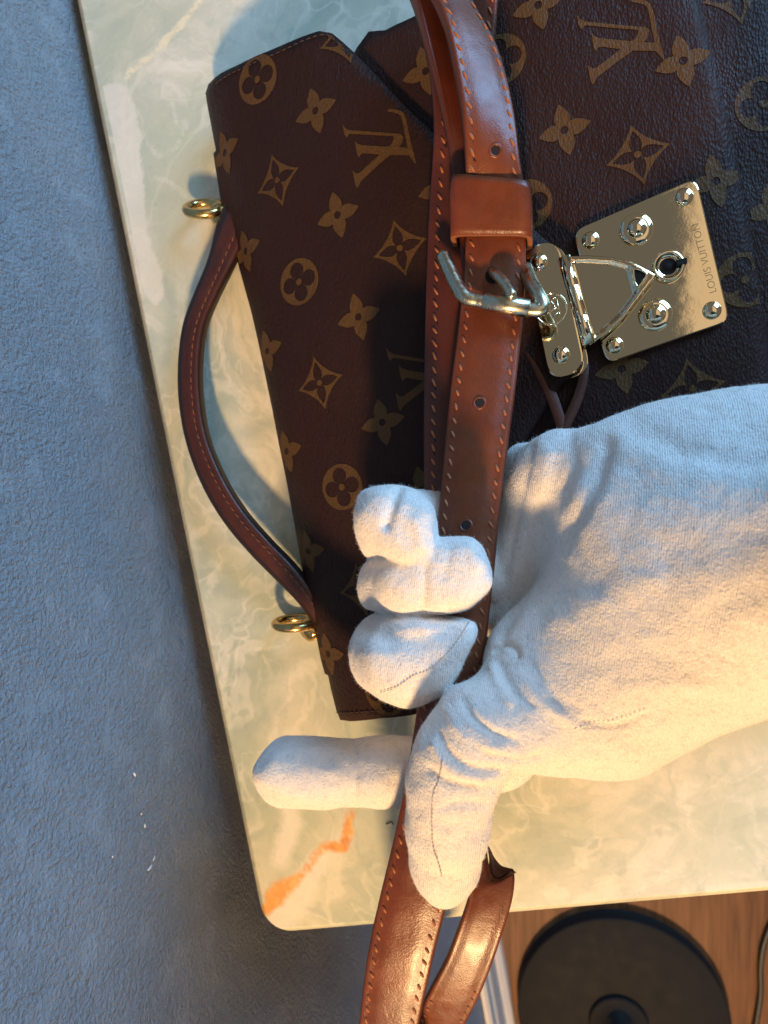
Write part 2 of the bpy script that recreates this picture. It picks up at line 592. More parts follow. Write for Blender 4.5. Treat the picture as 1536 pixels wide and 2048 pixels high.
# ------------------------------------------------------------------ onyx table
e0, e1 = P(150, 0, -0.004), P(515, 1806, -0.004)
f0, f1 = P(575, 1868, -0.004), P(1536, 1787, -0.004)
de = (e1 - e0)[:2]; de /= np.linalg.norm(de)
df = (f1 - f0)[:2]; df /= np.linalg.norm(df)
A = np.stack([de, -df], 1)
st = np.linalg.solve(A, f0[:2] - e0[:2])
corner = e0[:2] + de * st[0]
TL, TW = 0.66, 0.44
def tab(a, b):                                          # a away from the corner along the wall, b along the short edge
    return corner - de * a + df * b
def rr_outline(inset, r):
    out = []
    r = max(r - inset, 0.002)
    cs_ = [(inset + r, inset + r, 270), (inset + r, TW - inset - r, 180), (TL - inset - r, TW - inset - r, 90), (TL - inset - r, inset + r, 0)]
    for (a, b, a0) in cs_:
        for k in range(9):
            th = math.radians(a0 - 90 * k / 8)
            out.append(tab(a + r * math.cos(th), b + r * math.sin(th)))
    return np.array(out)
CH = 0.0056
rings = [(rr_outline(0.0, 0.016), -0.024), (rr_outline(0.0, 0.016), -0.0075), (rr_outline(0.0006, 0.016), -0.0056), (rr_outline(0.002, 0.016), -0.0036), (rr_outline(CH - 0.0008, 0.016), -0.0004)]
top_out = rr_outline(CH, 0.016)
V, Fc = [], []
m = len(top_out)
gx, gy = np.meshgrid(np.arange(0.008, TL - 0.008, 0.0026), np.arange(0.008, TW - 0.008, 0.0026))
g = np.array([tab(a, b) for a, b in zip(gx.ravel(), gy.ravel())])
pts = [Vector(q) for q in top_out] + [Vector(q) for q in g]
vo, _, fo, *_ = delaunay_2d_cdt(pts, [(i, (i + 1) % m) for i in range(m)], [], 1, 1e-7)
tp = np.array([tuple(q) for q in vo])
V = [(q[0], q[1], 0.0) for q in tp]
Fc = [tuple(f) for f in fo]
idx_prev = [int(np.argmin(((tp - q) ** 2).sum(1))) for q in top_out]
for ring, z in rings[::-1]:
    base = len(V)
    V += [(q[0], q[1], z) for q in ring]
    for i in range(m):
        j = (i + 1) % m
        Fc.append((idx_prev[i], base + i, base + j, idx_prev[j]))
    idx_prev = list(range(base, base + m))
Fc.append(tuple(idx_prev))
side_table = thing('side_table', 'pale green and cream onyx table top with rounded corner standing against the wall', 'table', (*tab(TL / 2, TW / 2), -TABLE_H))

t = NT('polished_green_onyx')
c = t.coord()
w1 = t.noise(c, 7, 4, 0.55, 0.0, 'Color')
va = t.n('ShaderNodeVectorMath', operation='MULTIPLY_ADD')
t.l(w1, va.inputs[0]); va.inputs[1].default_value = (0.11, 0.11, 0.11); t.l(c, va.inputs[2])
wc = va.outputs[0]
base = t.noise(wc, 8, 6, 0.56, 0.8)
col = t.ramp(base, [(0.28, (0.32, 0.385, 0.32)), (0.42, (0.49, 0.535, 0.43)), (0.53, (0.63, 0.63, 0.505)), (0.65, (0.75, 0.73, 0.61)), (0.78, (0.84, 0.82, 0.73))])
band = t.noise(wc, 26, 5, 0.6, 1.8)
col = t.mix(t.math('MULTIPLY', t.ramp(band, [(0.34, 1.0), (0.50, 0.0)]), 0.40), col, (0.34, 0.43, 0.37))
rid = t.ramp(t.math('ABSOLUTE', t.math('SUBTRACT', t.noise(wc, 14, 4, 0.5, 1.4), 0.5)), [(0.0, 1.0), (0.016, 0.0)])
col = t.mix(t.math('MULTIPLY', rid, 0.34), col, (0.86, 0.83, 0.72))
spk = t.noise(c, 480, 5, 0.7)
col = t.mix(t.math('MULTIPLY', t.ramp(spk, [(0.30, 1.0), (0.48, 0.0)]), 0.22), col, (0.40, 0.42, 0.33))
cont = t.noise(wc, 6.5, 5, 0.55, 0.5)
ln1 = t.math('SINE', t.math('MULTIPLY', cont, 52.0))
col = t.mix(t.math('MULTIPLY', t.ramp(ln1, [(0.80, 0.0), (1.0, 1.0)]), 0.34), col, (0.86, 0.82, 0.70))
ln2 = t.math('SINE', t.math('MULTIPLY', t.noise(wc, 7.0, 6, 0.55, 0.8), 44.0))
col = t.mix(t.math('MULTIPLY', t.ramp(ln2, [(0.55, 0.0), (1.0, 1.0)]), 0.30), col, (0.37, 0.44, 0.36))
jit = t.math('MULTIPLY', t.math('SUBTRACT', t.noise(c, 150, 5, 0.65), 0.5), 0.006)
jit2 = t.math('MULTIPLY', t.math('SUBTRACT', t.noise(c, 420, 4, 0.65), 0.5), 0.003)
def attr(nm):
    q = t.n('ShaderNodeAttribute', attribute_name=nm)
    return t.math('ADD', t.math('ADD', q.outputs['Fac'], jit), jit2)
def mask(nm, lo, hi, k=1.0):
    q = t.n('ShaderNodeMapRange')
    q.inputs['From Min'].default_value = lo
    q.inputs['From Max'].default_value = hi
    q.inputs['To Min'].default_value = k
    q.inputs['To Max'].default_value = 0.0
    t.l(attr(nm) if nm != 'orange_vein' else t.math('ADD', t.n('ShaderNodeAttribute', attribute_name=nm).outputs['Fac'], t.math('MULTIPLY', t.math('SUBTRACT', t.noise(c, 130, 4, 0.55), 0.5), 0.008)), q.inputs['Value'])
    return q.outputs[0]
wh = t.mix(t.noise(c, 60, 5, 0.6), (0.86, 0.81, 0.71), (0.66, 0.67, 0.58))
col = t.mix(mask('green_field', -0.004, 0.012, 0.55), col, (0.47, 0.52, 0.40))
col = t.mix(mask('swirl_lines', 0.0000, 0.0018, 0.30), col, (0.84, 0.82, 0.72))
col = t.mix(mask('dark_lines', 0.0005, 0.0060, 0.42), col, (0.35, 0.42, 0.36))
col = t.mix(mask('white_patch', -0.0010, 0.0009, 0.66), col, wh)
col = t.mix(mask('cream_vein', 0.0000, 0.0014, 0.75), col, (0.86, 0.76, 0.52))
org = t.ramp(t.noise(c, 110, 4, 0.55), [(0.32, (0.68, 0.25, 0.045)), (0.52, (0.80, 0.38, 0.09)), (0.72, (0.82, 0.55, 0.24))])
col = t.mix(mask('pale_halo', -0.001, 0.004, 0.7), col, (0.84, 0.80, 0.72))
col = t.mix(mask('orange_vein', -0.0016, 0.0012, 0.92), col, org)
t.set(Base_Color=col, Roughness=t.ramp(t.noise(c, 90, 4), [(0.3, 0.24), (0.7, 0.36)]), Specular_IOR_Level=0.45)
t.bump(t.noise(c, 260, 4), 0.0005, 0.12)
M['onyx'] = t.m
top = mesh_obj('tabletop', V, Fc, M['onyx'], side_table, smooth=False)
Va = np.array(V)
def px_line(pts, rpx=None):
    out = []
    for q in pts:
        w = P(q[0], q[1], 0)
        row = [w[0], w[1]]
        if len(q) > 2:
            row.append(q[2] / 4000.0)
        out.append(row)
    return np.array(out)
def put_attr(nm, vals):
    at = top.data.attributes.new(nm, 'FLOAT', 'POINT')
    at.data.foreach_set('value', vals.astype(np.float32))
xy = Va[:, :2]
wp = [(188, 178), (212, 166), (246, 166), (256, 186), (272, 214), (276, 250), (286, 276), (280, 302), (289, 370), (291, 440), (305, 500), (325, 540), (329, 592),
      (312, 612), (296, 600), (280, 570), (268, 520), (256, 480), (240, 400), (226, 330), (206, 285), (190, 230)]
put_attr('white_patch', poly_sdf(xy, px_line(wp)))
put_attr('cream_vein', line_dist(xy, px_line([(402, 0, 3), (366, 46, 4), (332, 78, 5), (312, 104, 3), (262, 142, 3), (250, 162, 3)])))
put_attr('orange_vein', line_dist(xy, px_line([(712, 1600, 5), (700, 1632, 7), (698, 1668, 11), (684, 1692, 12), (655, 1690, 9), (634, 1706, 7), (618, 1734, 6), (598, 1756, 8), (578, 1772, 15), (558, 1784, 22), (537, 1806, 18), (523, 1828, 8)])))
put_attr('pale_halo', np.minimum(line_dist(xy, px_line([(640, 1715, 10), (600, 1790, 24), (560, 1840, 22), (540, 1850, 14)])), line_dist(xy, px_line([(560, 1560, 6), (585, 1640, 16), (560, 1720, 12)]))))
sw = [[(305, 160), (345, 170), (372, 215), (370, 260), (345, 300), (318, 310), (290, 280)], [(345, 205), (352, 240), (340, 270)], [(300, 355), (335, 362), (372, 392)],
      [(380, 1115), (405, 1135), (428, 1122), (440, 1150), (420, 1180), (400, 1240), (425, 1300), (450, 1340), (436, 1395)], [(500, 1300), (560, 1290), (610, 1240)],
      [(440, 1090), (470, 1060)], [(1470, 1420), (1490, 1500), (1536, 1560)], [(1440, 1590), (1480, 1600), (1530, 1590)], [(1460, 1745), (1500, 1750), (1520, 1715), (1500, 1690), (1470, 1700)],
      [(1500, 1600), (1512, 1660), (1530, 1690)], [(570, 1600), (582, 1660), (580, 1700)], [(310, 720), (335, 690), (360, 690)], [(335, 850), (352, 825), (385, 815)], [(260, 900), (300, 960), (350, 1060), (372, 1130)]]
sd = np.full(len(xy), 9.0)
for q in sw:
    sd = np.minimum(sd, line_dist(xy, np.array(catmull(px_line(q), 40))))
put_attr('swirl_lines', sd)
dk = [[(400, 1130), (420, 1090), (470, 1075), (520, 1040)], [(440, 1180), (480, 1190), (540, 1165), (590, 1130)], [(430, 1260), (480, 1240), (540, 1240), (590, 1225)],
      [(460, 1330), (520, 1350), (590, 1310), (640, 1300)], [(455, 1470), (520, 1440), (560, 1410)], [(330, 560), (345, 640), (335, 720)], [(470, 870), (520, 860), (545, 840)], [(1020, 1420), (1060, 1520)]]
sd = np.full(len(xy), 9.0)
for q in dk:
    sd = np.minimum(sd, line_dist(xy, np.array(catmull(px_line(q), 40))))
put_attr('dark_lines', sd)
gf = [[(170, 0), (390, 0), (330, 75), (250, 150), (205, 150)], [(290, 260), (390, 180), (400, 480), (350, 700), (320, 600), (300, 420)], [(700, 1560), (640, 1660), (560, 1740), (510, 1600), (500, 1500)],
      [(1440, 1600), (1536, 1560), (1536, 1760), (1380, 1740)], [(1420, 1440), (1536, 1400), (1536, 1500)]]
sd = np.full(len(xy), 9.0)
for q in gf:
    sd = np.minimum(sd, poly_sdf(xy, px_line(q)))
put_attr('green_field', sd)

t = NT('black_steel'); t.set(Base_Color=(0.02, 0.02, 0.021), Roughness=0.5, Metallic=0.2); M['steel'] = t.m
for (a, b) in ((0.07, 0.07), (0.07, TW - 0.07), (TL - 0.07, 0.07), (TL - 0.07, TW - 0.07)):
    q = tab(a, b)
    bm = bmesh.new()
    v, f = tube_mesh([(q[0], q[1], -0.0245), (q[0], q[1], -0.3), (q[0], q[1], -TABLE_H + 0.0005)], [0.014, 0.012, 0.010], 16)
    mesh_obj('leg', v, f, M['steel'], side_table)

# ------------------------------------------------------------------ handbag
S0, S1 = P(412, 190, 0.016), P(672, 1430, 0.016)
ud = (S1 - S0); ud[2] = 0
BAG_L = float(np.linalg.norm(ud)); ud /= BAG_L
vd = np.array([-ud[1], ud[0], 0.0])
if vd[0] < 0:
    vd = -vd
HV = np.array([-0.03, 0.000, 0.006, 0.016, 0.035, 0.060, 0.100, 0.150, 0.200, 0.235, 0.262, 0.285])
HZ = np.array([0.004, 0.015, 0.022, 0.028, 0.036, 0.043, 0.049, 0.053, 0.055, 0.052, 0.040, 0.018])
_hv = np.linspace(-0.03, 0.285, 400)
_hz = np.interp(_hv, HV, HZ)
_ker = np.ones(13) / 13
_hz = np.convolve(np.pad(_hz, 6, mode='edge'), _ker, 'valid')
def hflap(v):
    return np.interp(v, _hv, _hz)
def uv_of(px, py, off=0.0):
    z = 0.04
    for _ in range(14):
        w = P(px, py, z) - S0
        v = w @ vd
        z = float(hflap(v)) + off
    w = P(px, py, z) - S0
    return np.array([w @ ud, w @ vd])
def bag_pt(p, dz, wave=1.0):
    p = np.atleast_2d(p)
    q = S0 + p[:, :1] * ud + p[:, 1:2] * vd
    u_, v_ = p[:, 0], p[:, 1]
    q[:, 2] = hflap(v_) + dz + wave * (0.0005 * np.sin(u_ * 41 + 1.0) * np.sin(v_ * 47 + 0.6) + 0.0004 * np.sin(u_ * 87 + v_ * 60) + 0.00025 * np.sin(v_ * 150 - u_ * 70))
    return q
bag = thing('handbag', 'brown monogram canvas handbag with brass lock lying on the onyx table', 'handbag',
            (*(S0 + ud * BAG_L / 2 + vd * 0.1)[:2], 0.0))

# body: padded box under the flap
PAN = -0.0065                                          # front panel below the flap surface
ulo = uv_of(770, 60, PAN)[0]
uhi = BAG_L - 0.006
def body_edge(v):                                       # lateral ends widen away from the spine
    return np.interp(v, [0, 0.05, 0.10, 0.28], [0.012, 0.006, 0.0, -0.004])
nu, nv = 90, 80
V, Fc = [], []
us = np.linspace(0, 1, nu)
vss = np.linspace(0.008, 0.283, nv)
for v in vss:
    a = ulo + 0.004 + body_edge(v)
    b = uhi + 0.003 - body_edge(v)
    for s in us:
        s2 = 0.5 - 0.5 * math.cos(math.pi * s)
        u = a + (b - a) * s2
        d = min(u - a, b - u)
        R = 0.012
        top_z = float(hflap(v)) + PAN - 0.0022
        z = top_z - (R - math.sqrt(max(R * R - (R - min(d, R)) ** 2, 0)))
        z += 0.0009 * mnoise.noise(Vector((u * 40, v * 40, 1.0)))
        q = S0 + u * ud + v * vd
        V.append((q[0], q[1], max(z, 0.004)))
for j in range(nv - 1):
    for i in range(nu - 1):
        Fc.append((j * nu + i, j * nu + i + 1, (j + 1) * nu + i + 1, (j + 1) * nu + i))
# skirt down to the table
per = [i for i in range(nu)] + [j * nu + nu - 1 for j in range(1, nv)] + [(nv - 1) * nu + i for i in range(nu - 2, -1, -1)] + [j * nu for j in range(nv - 2, 0, -1)]
b0 = len(V)
V += [(V[i][0], V[i][1], 0.0015) for i in per]
for k in range(len(per)):
    k2 = (k + 1) % len(per)
    Fc.append((per[k], per[k2], b0 + k2, b0 + k))
Fc.append(tuple(b0 + k for k in range(len(per))))
body = mesh_obj('body', V, Fc, M['canvas'], bag)
bmx = bmesh.new(); bmx.from_mesh(body.data); bmesh.ops.recalc_face_normals(bmx, faces=bmx.faces); bmx.to_mesh(body.data); bmx.free()

# front panel: a layer over the body that ends in a cut edge at the right
pan_out = np.array([uv_of(x, y, PAN) for (x, y) in ((712, 92), (770, 58), (836, 28), (930, -25), (1050, -85), (1180, -150), (1330, -230), (1348, -150), (1375, -60), (1400, 0),
                                                    (1440, 170), (1470, 290), (1496, 420), (1515, 540), (1532, 640), (1560, 800), (1590, 1000), (1600, 1180))])
mir = np.array([uv_of(x, y, PAN) for (x, y) in ((1580, 1290), (1400, 1310), (1200, 1350), (1000, 1395), (880, 1412), (800, 1380), (720, 1100), (640, 700), (600, 400))])
pan_out = np.vstack([pan_out, mir])
pan_out = smooth_closed(pan_out, 3)
V, Fc, nt, n = sheet(pan_out, 0.0045, lambda p, dz: bag_pt(p, dz + PAN), 0.0022, 0.0006)
front = mesh_obj('front_panel', V, Fc, [M['canvas'], M['edge']], bag, midx=[0] * nt + [1] * n + [1])

# flap
fl_px = [(413, 205), (410, 185), (416, 168), (430, 155), (470, 133), (540, 99), (600, 72), (636, 58), (662, 62), (686, 82), (705, 100), (760, 157), (800, 200), (890, 288), (980, 375), (1062, 452),
         (1100, 486), (1132, 520), (1152, 600), (1168, 690), (1160, 742), (1120, 770), (1070, 850), (1000, 965), (930, 1130), (890, 1290), (862, 1400), (848, 1426), (820, 1432),
         (760, 1437), (700, 1443), (680, 1440), (672, 1420), (660, 1375), (655, 1352), (648, 1348), (640, 1320), (612, 1180), (580, 1010), (545, 820), (500, 620), (470, 508), (440, 400), (430, 335), (426, 306), (431, 300), (422, 252)]
fl_uv = np.array([uv_of(x, y) for x, y in fl_px])
dense = []
for i in range(len(fl_uv)):
    a, b = fl_uv[i], fl_uv[(i + 1) % len(fl_uv)]
    k = max(1, int(np.linalg.norm(b - a) / 0.004))
    for j in range(k):
        dense.append(a + (b - a) * j / k)
fl_out = np.array(dense)
V, Fc, nt, n = sheet(fl_out, 0.0040, lambda p, dz: bag_pt(p, dz), 0.0024, 0.0007)
flap = mesh_obj('flap', V, Fc, [M['canvas'], M['edge']], bag, midx=[0] * nt + [1] * n + [1])
# spine: the folded top of the bag curling down to the table behind the flap's edge
V, Fc = [], []
sp_u = np.linspace(0.004, BAG_L - 0.012, 70)
prof = [(0.010, -0.003), (0.004, -0.0035), (0.0025, -0.006), (0.003, -0.010), (0.006, -0.0125)]
for u in sp_u:
    for (dv, dz) in prof:
        q = S0 + u * ud + (dv + 0.0006) * vd
        V.append((q[0], q[1], max(0.0018, float(hflap(dv)) * 0 + 0.0165 + dz)))
k = len(prof)
for i in range(len(sp_u) - 1):
    for j in range(k - 1):
        Fc.append((i * k + j, (i + 1) * k + j, (i + 1) * k + j + 1, i * k + j + 1))
mesh_obj('spine', V, Fc, M['edge'], bag)

# printed motifs -------------------------------------------------------------
def petal(x, y, r1, w, pw=0.85):
    r = np.clip(x / r1, 0, 1)
    return np.where((x > 0) & (x < r1), np.abs(y) - w * np.sin(math.pi * r ** pw), 1.0)
def four(x, y, fn):
    return np.minimum(np.minimum(fn(x, y), fn(-x, y)), np.minimum(fn(y, x), fn(-y, x)))
def f_flower(x, y):
    d = four(x, y, lambda a, b: petal(a, b, 10.4, 3.05, 0.80))
    return np.maximum(d, 1.55 - np.hypot(x, y))
def f_diamond(x, y):
    p = 0.74
    out = (np.abs(x) ** p + np.abs(y) ** p) ** (1 / p) - 12.6
    ax, ay = np.abs(x), np.abs(y)
    out = np.maximum(out * 0.45, np.maximum(ax, ay) - 11.9)
    pet = four(x, y, lambda a, b: petal(a, b, 9.6, 2.25, 0.80))
    d = np.maximum(out, -pet)
    return np.minimum(d, np.hypot(x, y) - 1.35)
def f_circle(x, y):
    out = np.hypot(x, y) - 10.3
    pet = four(x, y, lambda a, b: np.hypot(a - 5.15, b) - 3.55)
    pet = np.minimum(pet, np.hypot(x, y) - 2.9)
    d = np.maximum(out, -pet)
    return np.minimum(d, np.hypot(x, y) - 1.55)
LVPX = [[(415, 600), (440, 635), (500, 655), (1050, 690), (1100, 770), (1050, 780), (800, 775), (520, 748), (480, 762), (460, 805), (440, 760), (425, 690)],
        [(1130, 892), (1105, 850), (1050, 780), (1040, 690), (1010, 560), (985, 430), (960, 318), (930, 284), (860, 264), (800, 257), (795, 228), (850, 222), (940, 238), (988, 268), (1014, 340), (1038, 440), (1062, 580), (1092, 690), (1122, 800), (1138, 872)],
        [(266, 402), (300, 455), (350, 482), (950, 520), (985, 560), (970, 600), (900, 562), (860, 550), (350, 524), (318, 572), (290, 530)],
        [(378, 938), (400, 965), (430, 985), (470, 975), (700, 770), (850, 640), (872, 590), (872, 545), (960, 530), (978, 600), (960, 650), (850, 760), (700, 880), (480, 1080), (440, 1164), (420, 1130), (400, 1040)]]
_c = uv_of(640 + 720 / 5.908, 180 + 680 / 5.908)
LVP = [np.array([(uv_of(640 + a / 5.908, 180 + b / 5.908) - _c) * 1000 for a, b in q]) for q in LVPX]
def f_letters(x, y):
    p = np.stack([x.ravel(), y.ravel()], -1)
    d = np.full(len(p), 9.0)
    for q in LVP:
        d = np.minimum(d, poly_sdf(p, q))
    return d.reshape(x.shape)

def march(fn, half, h=0.42):
    n = int(2 * half / h) + 1
    g = np.linspace(-half, half, n)
    X, Y = np.meshgrid(g, g)
    D = fn(X, Y)
    D = np.where(D == 0, 1e-6, D)
    pts, key, faces = [], {}, []
    def vid(k, p):
        if k not in key:
            key[k] = len(pts)
            pts.append(p)
        return key[k]
    S = D < 0
    cell = S[:-1, :-1] | S[1:, :-1] | S[:-1, 1:] | S[1:, 1:]
    for j, i in zip(*np.nonzero(cell)):
        cs_ = [(j, i), (j, i + 1), (j + 1, i + 1), (j + 1, i)]
        poly = []
        for k in range(4):
            a, b = cs_[k], cs_[(k + 1) % 4]
            da, db = D[a], D[b]
            if da < 0:
                poly.append(vid(a, (X[a], Y[a])))
            if (da < 0) != (db < 0):
                tt = da / (da - db)
                kk = (a, b) if a < b else (b, a)
                poly.append(vid(kk, (X[a] + (X[b] - X[a]) * tt, Y[a] + (Y[b] - Y[a]) * tt)))
        if len(poly) >= 3:
            faces.append(tuple(poly))
    return np.array(pts), faces
MOTIF = {'flower': (march(f_flower, 10.8), 'printed_flower'), 'diamond': (march(f_diamond, 12.4), 'printed_diamond'),
         'circle': (march(f_circle, 10.6), 'printed_roundel'), 'letters': (march(f_letters, 17.0), 'printed_monogram')}

def body_top(p):
    q = S0 + p[:, :1] * ud + p[:, 1:2] * vd
    q[:, 2] = hflap(p[:, 1]) + PAN - 0.0022 + 0.00020 + np.array([0.0009 * mnoise.noise(Vector((a * 40, b * 40, 1.0))) for a, b in p])
    return q
def motif(kind, px, py, off, parent, outline, scale=1.0, rot=0.0, beyond=None):
    (pts, faces), nm = MOTIF[kind]
    ctr = uv_of(px, py, off)
    cr, sr = math.cos(rot), math.sin(rot)
    q = pts * scale / 1000
    q = np.stack([q[:, 0] * cr - q[:, 1] * sr, q[:, 0] * sr + q[:, 1] * cr], -1) + ctr
    if outline is not None:
        ok = poly_sdf(q, outline) < -0.0008
    else:
        ok = beyond(q)
    keep = [f for f in faces if all(ok[i] for i in f)]
    if len(keep) < 12:
        return
    used = sorted({i for f in keep for i in f})
    mp = {a: b for b, a in enumerate(used)}
    w = bag_pt(q[used], off + 0.00022) if beyond is None else body_top(q[used])
    mesh_obj(nm, w, [tuple(mp[i] for i in f)[::-1] for f in keep], M['print'], parent)

for kd, x, y in (('circle', 515, 160), ('flower', 631, 222), ('letters', 762, 295), ('flower', 450, 306), ('diamond', 555, 361), ('flower', 675, 430), ('diamond', 800, 497), ('flower', 492, 503),
                 ('circle', 597, 563), ('flower', 717, 634), ('flower', 534, 702), ('letters', 850, 748), ('diamond', 640, 766), ('flower', 765, 845), ('flower', 574, 903),
                 ('circle', 684, 974), ('flower', 617, 1103), ('diamond', 722, 1180), ('flower', 656, 1308), ('diamond', 690, 72), ('flower', 885, 378), ('circle', 772, 1385), ('flower', 845, 980)):
    motif(kd, x, y, 0.0, flap, fl_out)
for kd, x, y in (('flower', 1129, 258), ('letters', 1245, 82), ('flower', 1366, 122), ('diamond', 1275, 310), ('flower', 1076, 12), ('flower', 851, 142), ('circle', 1052, 410), ('flower', 1432, 362),
                 ('diamond', 1385, 778), ('flower', 1243, 738), ('circle', 1000, 120), ('circle', 1490, 560)):
    motif(kd, x, y, PAN, front, pan_out)
for kd, x, y in (('circle', 1527, 208), ('diamond', 1470, -12), ('flower', 1545, 420)):
    motif(kd, x, y, PAN - 0.0022, body, None, beyond=lambda q: (poly_sdf(q, pan_out) > 0.001) & (q[:, 1] < 0.235))

def stitch_row(path, pitch, ln, rad, lift, slant=0.0, ups=None):
    """row of thread capsules along a path (world points)"""
    mb = MB()
    path = np.asarray(path, float)
    s = np.concatenate([[0], np.cumsum(np.linalg.norm(np.diff(path, axis=0), axis=1))])
    n = int(s[-1] / pitch)
    for i in range(n):
        a = (i + 0.5) * pitch
        p = np.array([np.interp(a, s, path[:, k]) for k in range(3)])
        p2 = np.array([np.interp(min(a + 0.001, s[-1]), s, path[:, k]) for k in range(3)])
        tg = p2 - p
        if np.linalg.norm(tg) < 1e-9:
            continue
        tg /= np.linalg.norm(tg)
        up = np.array([0, 0, 1.0])
        sd_ = np.cross(tg, up)
        d = tg * math.cos(slant) + sd_ * math.sin(slant)
        L = ln * random.uniform(0.85, 1.1)
        c0 = p + up * lift
        v, f = tube_mesh([c0 - d * L / 2 - up * rad, c0 - d * L * 0.3, c0, c0 + d * L * 0.3, c0 + d * L / 2 - up * rad], [rad * 0.5, rad * 0.9, rad, rad * 0.9, rad * 0.5], 6)
        mb.add(v, f)
    return mb
def uv_path(pxs, off, dz=0.0, n=120):
    return bag_pt(catmull(np.array([uv_of(x, y, off) for x, y in pxs]), n), off + dz)
mb = stitch_row(uv_path([(432, 172), (540, 113), (636, 70), (662, 74), (690, 100)], 0, 0.0002), 0.0032, 0.0022, 0.0003, 0.0001)
m2 = stitch_row(uv_path([(672, 1424), (740, 1421), (840, 1413)], 0, 0.0002), 0.0032, 0.0022, 0.0003, 0.0001)
mb.add(np.vstack(m2.v), m2.f)
o = mb.build('edge_stitching', M['thread_dark'], flap); o['kind'] = 'stuff'

# handle and rings ------------------------------------------------------------
def ribbon(name, rails, thick, mats, parent, n=90, puff=0.0004, stitch=(0.76,), nx=17, groove=0.0002, grain_noise=0.0, round_w=0.10, edge_to=None):
    """strap swept between two edges; rails: rows of left px, left py, left z(mm), right px, right py, right z(mm)"""
    Lp = catmull([P(r[0], r[1], r[2] / 1000) for r in rails], n)
    Rp = catmull([P(r[3], r[4], r[5] / 1000) for r in rails], n)
    C = (Lp + Rp) / 2
    Aw = (Rp - Lp) / 2
    T = np.gradient(C, axis=0)
    T /= np.linalg.norm(T, axis=1)[:, None]
    N = np.cross(T, Aw)
    N /= np.linalg.norm(N, axis=1)[:, None]
    xs = np.sin(np.linspace(-math.pi / 2, math.pi / 2, nx))
    def ytop(x):
        ax = abs(x)
        y = thick / 2
        if stitch:
            s0 = stitch[0]
            if ax < s0:
                y += puff * (1 - (ax / s0) ** 4)
            y -= groove * math.exp(-((ax - s0) / 0.05) ** 2)
        else:
            y += puff * (1 - ax ** 2)
        if ax > 1 - round_w:
            q = (ax - (1 - round_w)) / round_w
            y -= thick * 0.32 * (1 - math.sqrt(max(0, 1 - q * q)))
        return y
    prof = [(x, ytop(x)) for x in xs] + [(1.0, -thick * 0.35), (0.93, -thick / 2), (0.0, -thick / 2), (-0.93, -thick / 2), (-1.0, -thick * 0.35)]
    k = len(prof)
    V, Fc, mi = [], [], []
    wobs = [grain_noise * mnoise.noise(Vector(q * 60)) for q in C]
    for i in range(n):
        for (x, y) in prof:
            V.append(C[i] + Aw[i] * x + N[i] * (y + wobs[i] * (1 - x * x)))
    for i in range(n - 1):
        for j in range(k):
            j2 = (j + 1) % k
            Fc.append((i * k + j, (i + 1) * k + j, (i + 1) * k + j2, i * k + j2))
            mi.append(1 if j >= nx - 2 or j == 0 or (edge_to is not None and j < nx and prof[j][0] < edge_to) else 0)
    Fc.append(tuple(range(k))); mi.append(1)
    Fc.append(tuple((n - 1) * k + j for j in range(k))[::-1]); mi.append(1)
    ob = mesh_obj(name, V, Fc, mats, parent, midx=mi)
    b_ = bmesh.new(); b_.from_mesh(ob.data); bmesh.ops.recalc_face_normals(b_, faces=b_.faces); b_.to_mesh(ob.data); b_.free()
    def surf(i, x, dz=0.0):
        return C[i] + Aw[i] * x + N[i] * (ytop(x) + dz + wobs[i] * (1 - x * x))
    return ob, surf, T, N, Aw

def strap_stitches(ob, surf, T, N, Aw, pitch=0.0050, xs=(-0.76, 0.76), i0=0, i1=None, ln=0.0037, rad=0.00052, slant=0.48, tmat='thread', holes=True):
    n = len(T)
    i1 = n - 1 if i1 is None else i1
    mb, mh = MB(), MB()
    for x in xs:
        path = np.array([surf(i, x) for i in range(i0, i1)])
        s = np.concatenate([[0], np.cumsum(np.linalg.norm(np.diff(path, axis=0), axis=1))])
        m = int(s[-1] / pitch)
        for q in range(m):
            a = (q + 0.5 + random.uniform(-0.05, 0.05)) * pitch
            fi = np.interp(a, s, np.arange(len(path)))
            ii = int(min(fi, len(path) - 2)); fr = fi - ii
            p = path[ii] * (1 - fr) + path[ii + 1] * fr
            tg, nn = T[i0 + ii], N[i0 + ii]
            sdv = Aw[i0 + ii] / np.linalg.norm(Aw[i0 + ii])
            sl = slant * (1 if x > 0 else 1) * random.uniform(0.7, 1.3)
            d = tg * math.cos(sl) + sdv * math.sin(sl)
            L = ln * random.uniform(0.88, 1.08)
            c0 = p + nn * rad * 0.45
            v, f = tube_mesh([c0 - d * L / 2 - nn * rad * 1.2, c0 - d * L * 0.34, c0 + nn * rad * 0.3, c0 + d * L * 0.34, c0 + d * L / 2 - nn * rad * 1.2],
                             [rad * 0.45, rad * 0.9, rad * 1.05, rad * 0.9, rad * 0.45], 7)
            mb.add(v, f)
            if holes:
                hc = p + d * L * 0.62 + nn * 0.00010
                d2 = np.cross(nn, d)
                k = 8
                ring = [hc + (d * math.cos(2 * math.pi * j / k) * 0.00125 + d2 * math.sin(2 * math.pi * j / k) * 0.00075) for j in range(k)]
                mh.add(ring, [tuple(range(k))])
    if mb.n:
        o = mb.build('stitching', M[tmat], ob); o['kind'] = 'stuff'
    if mh.n:
        o = mh.build('stitch_holes', M['hole'], ob, smooth=False); o['kind'] = 'stuff'

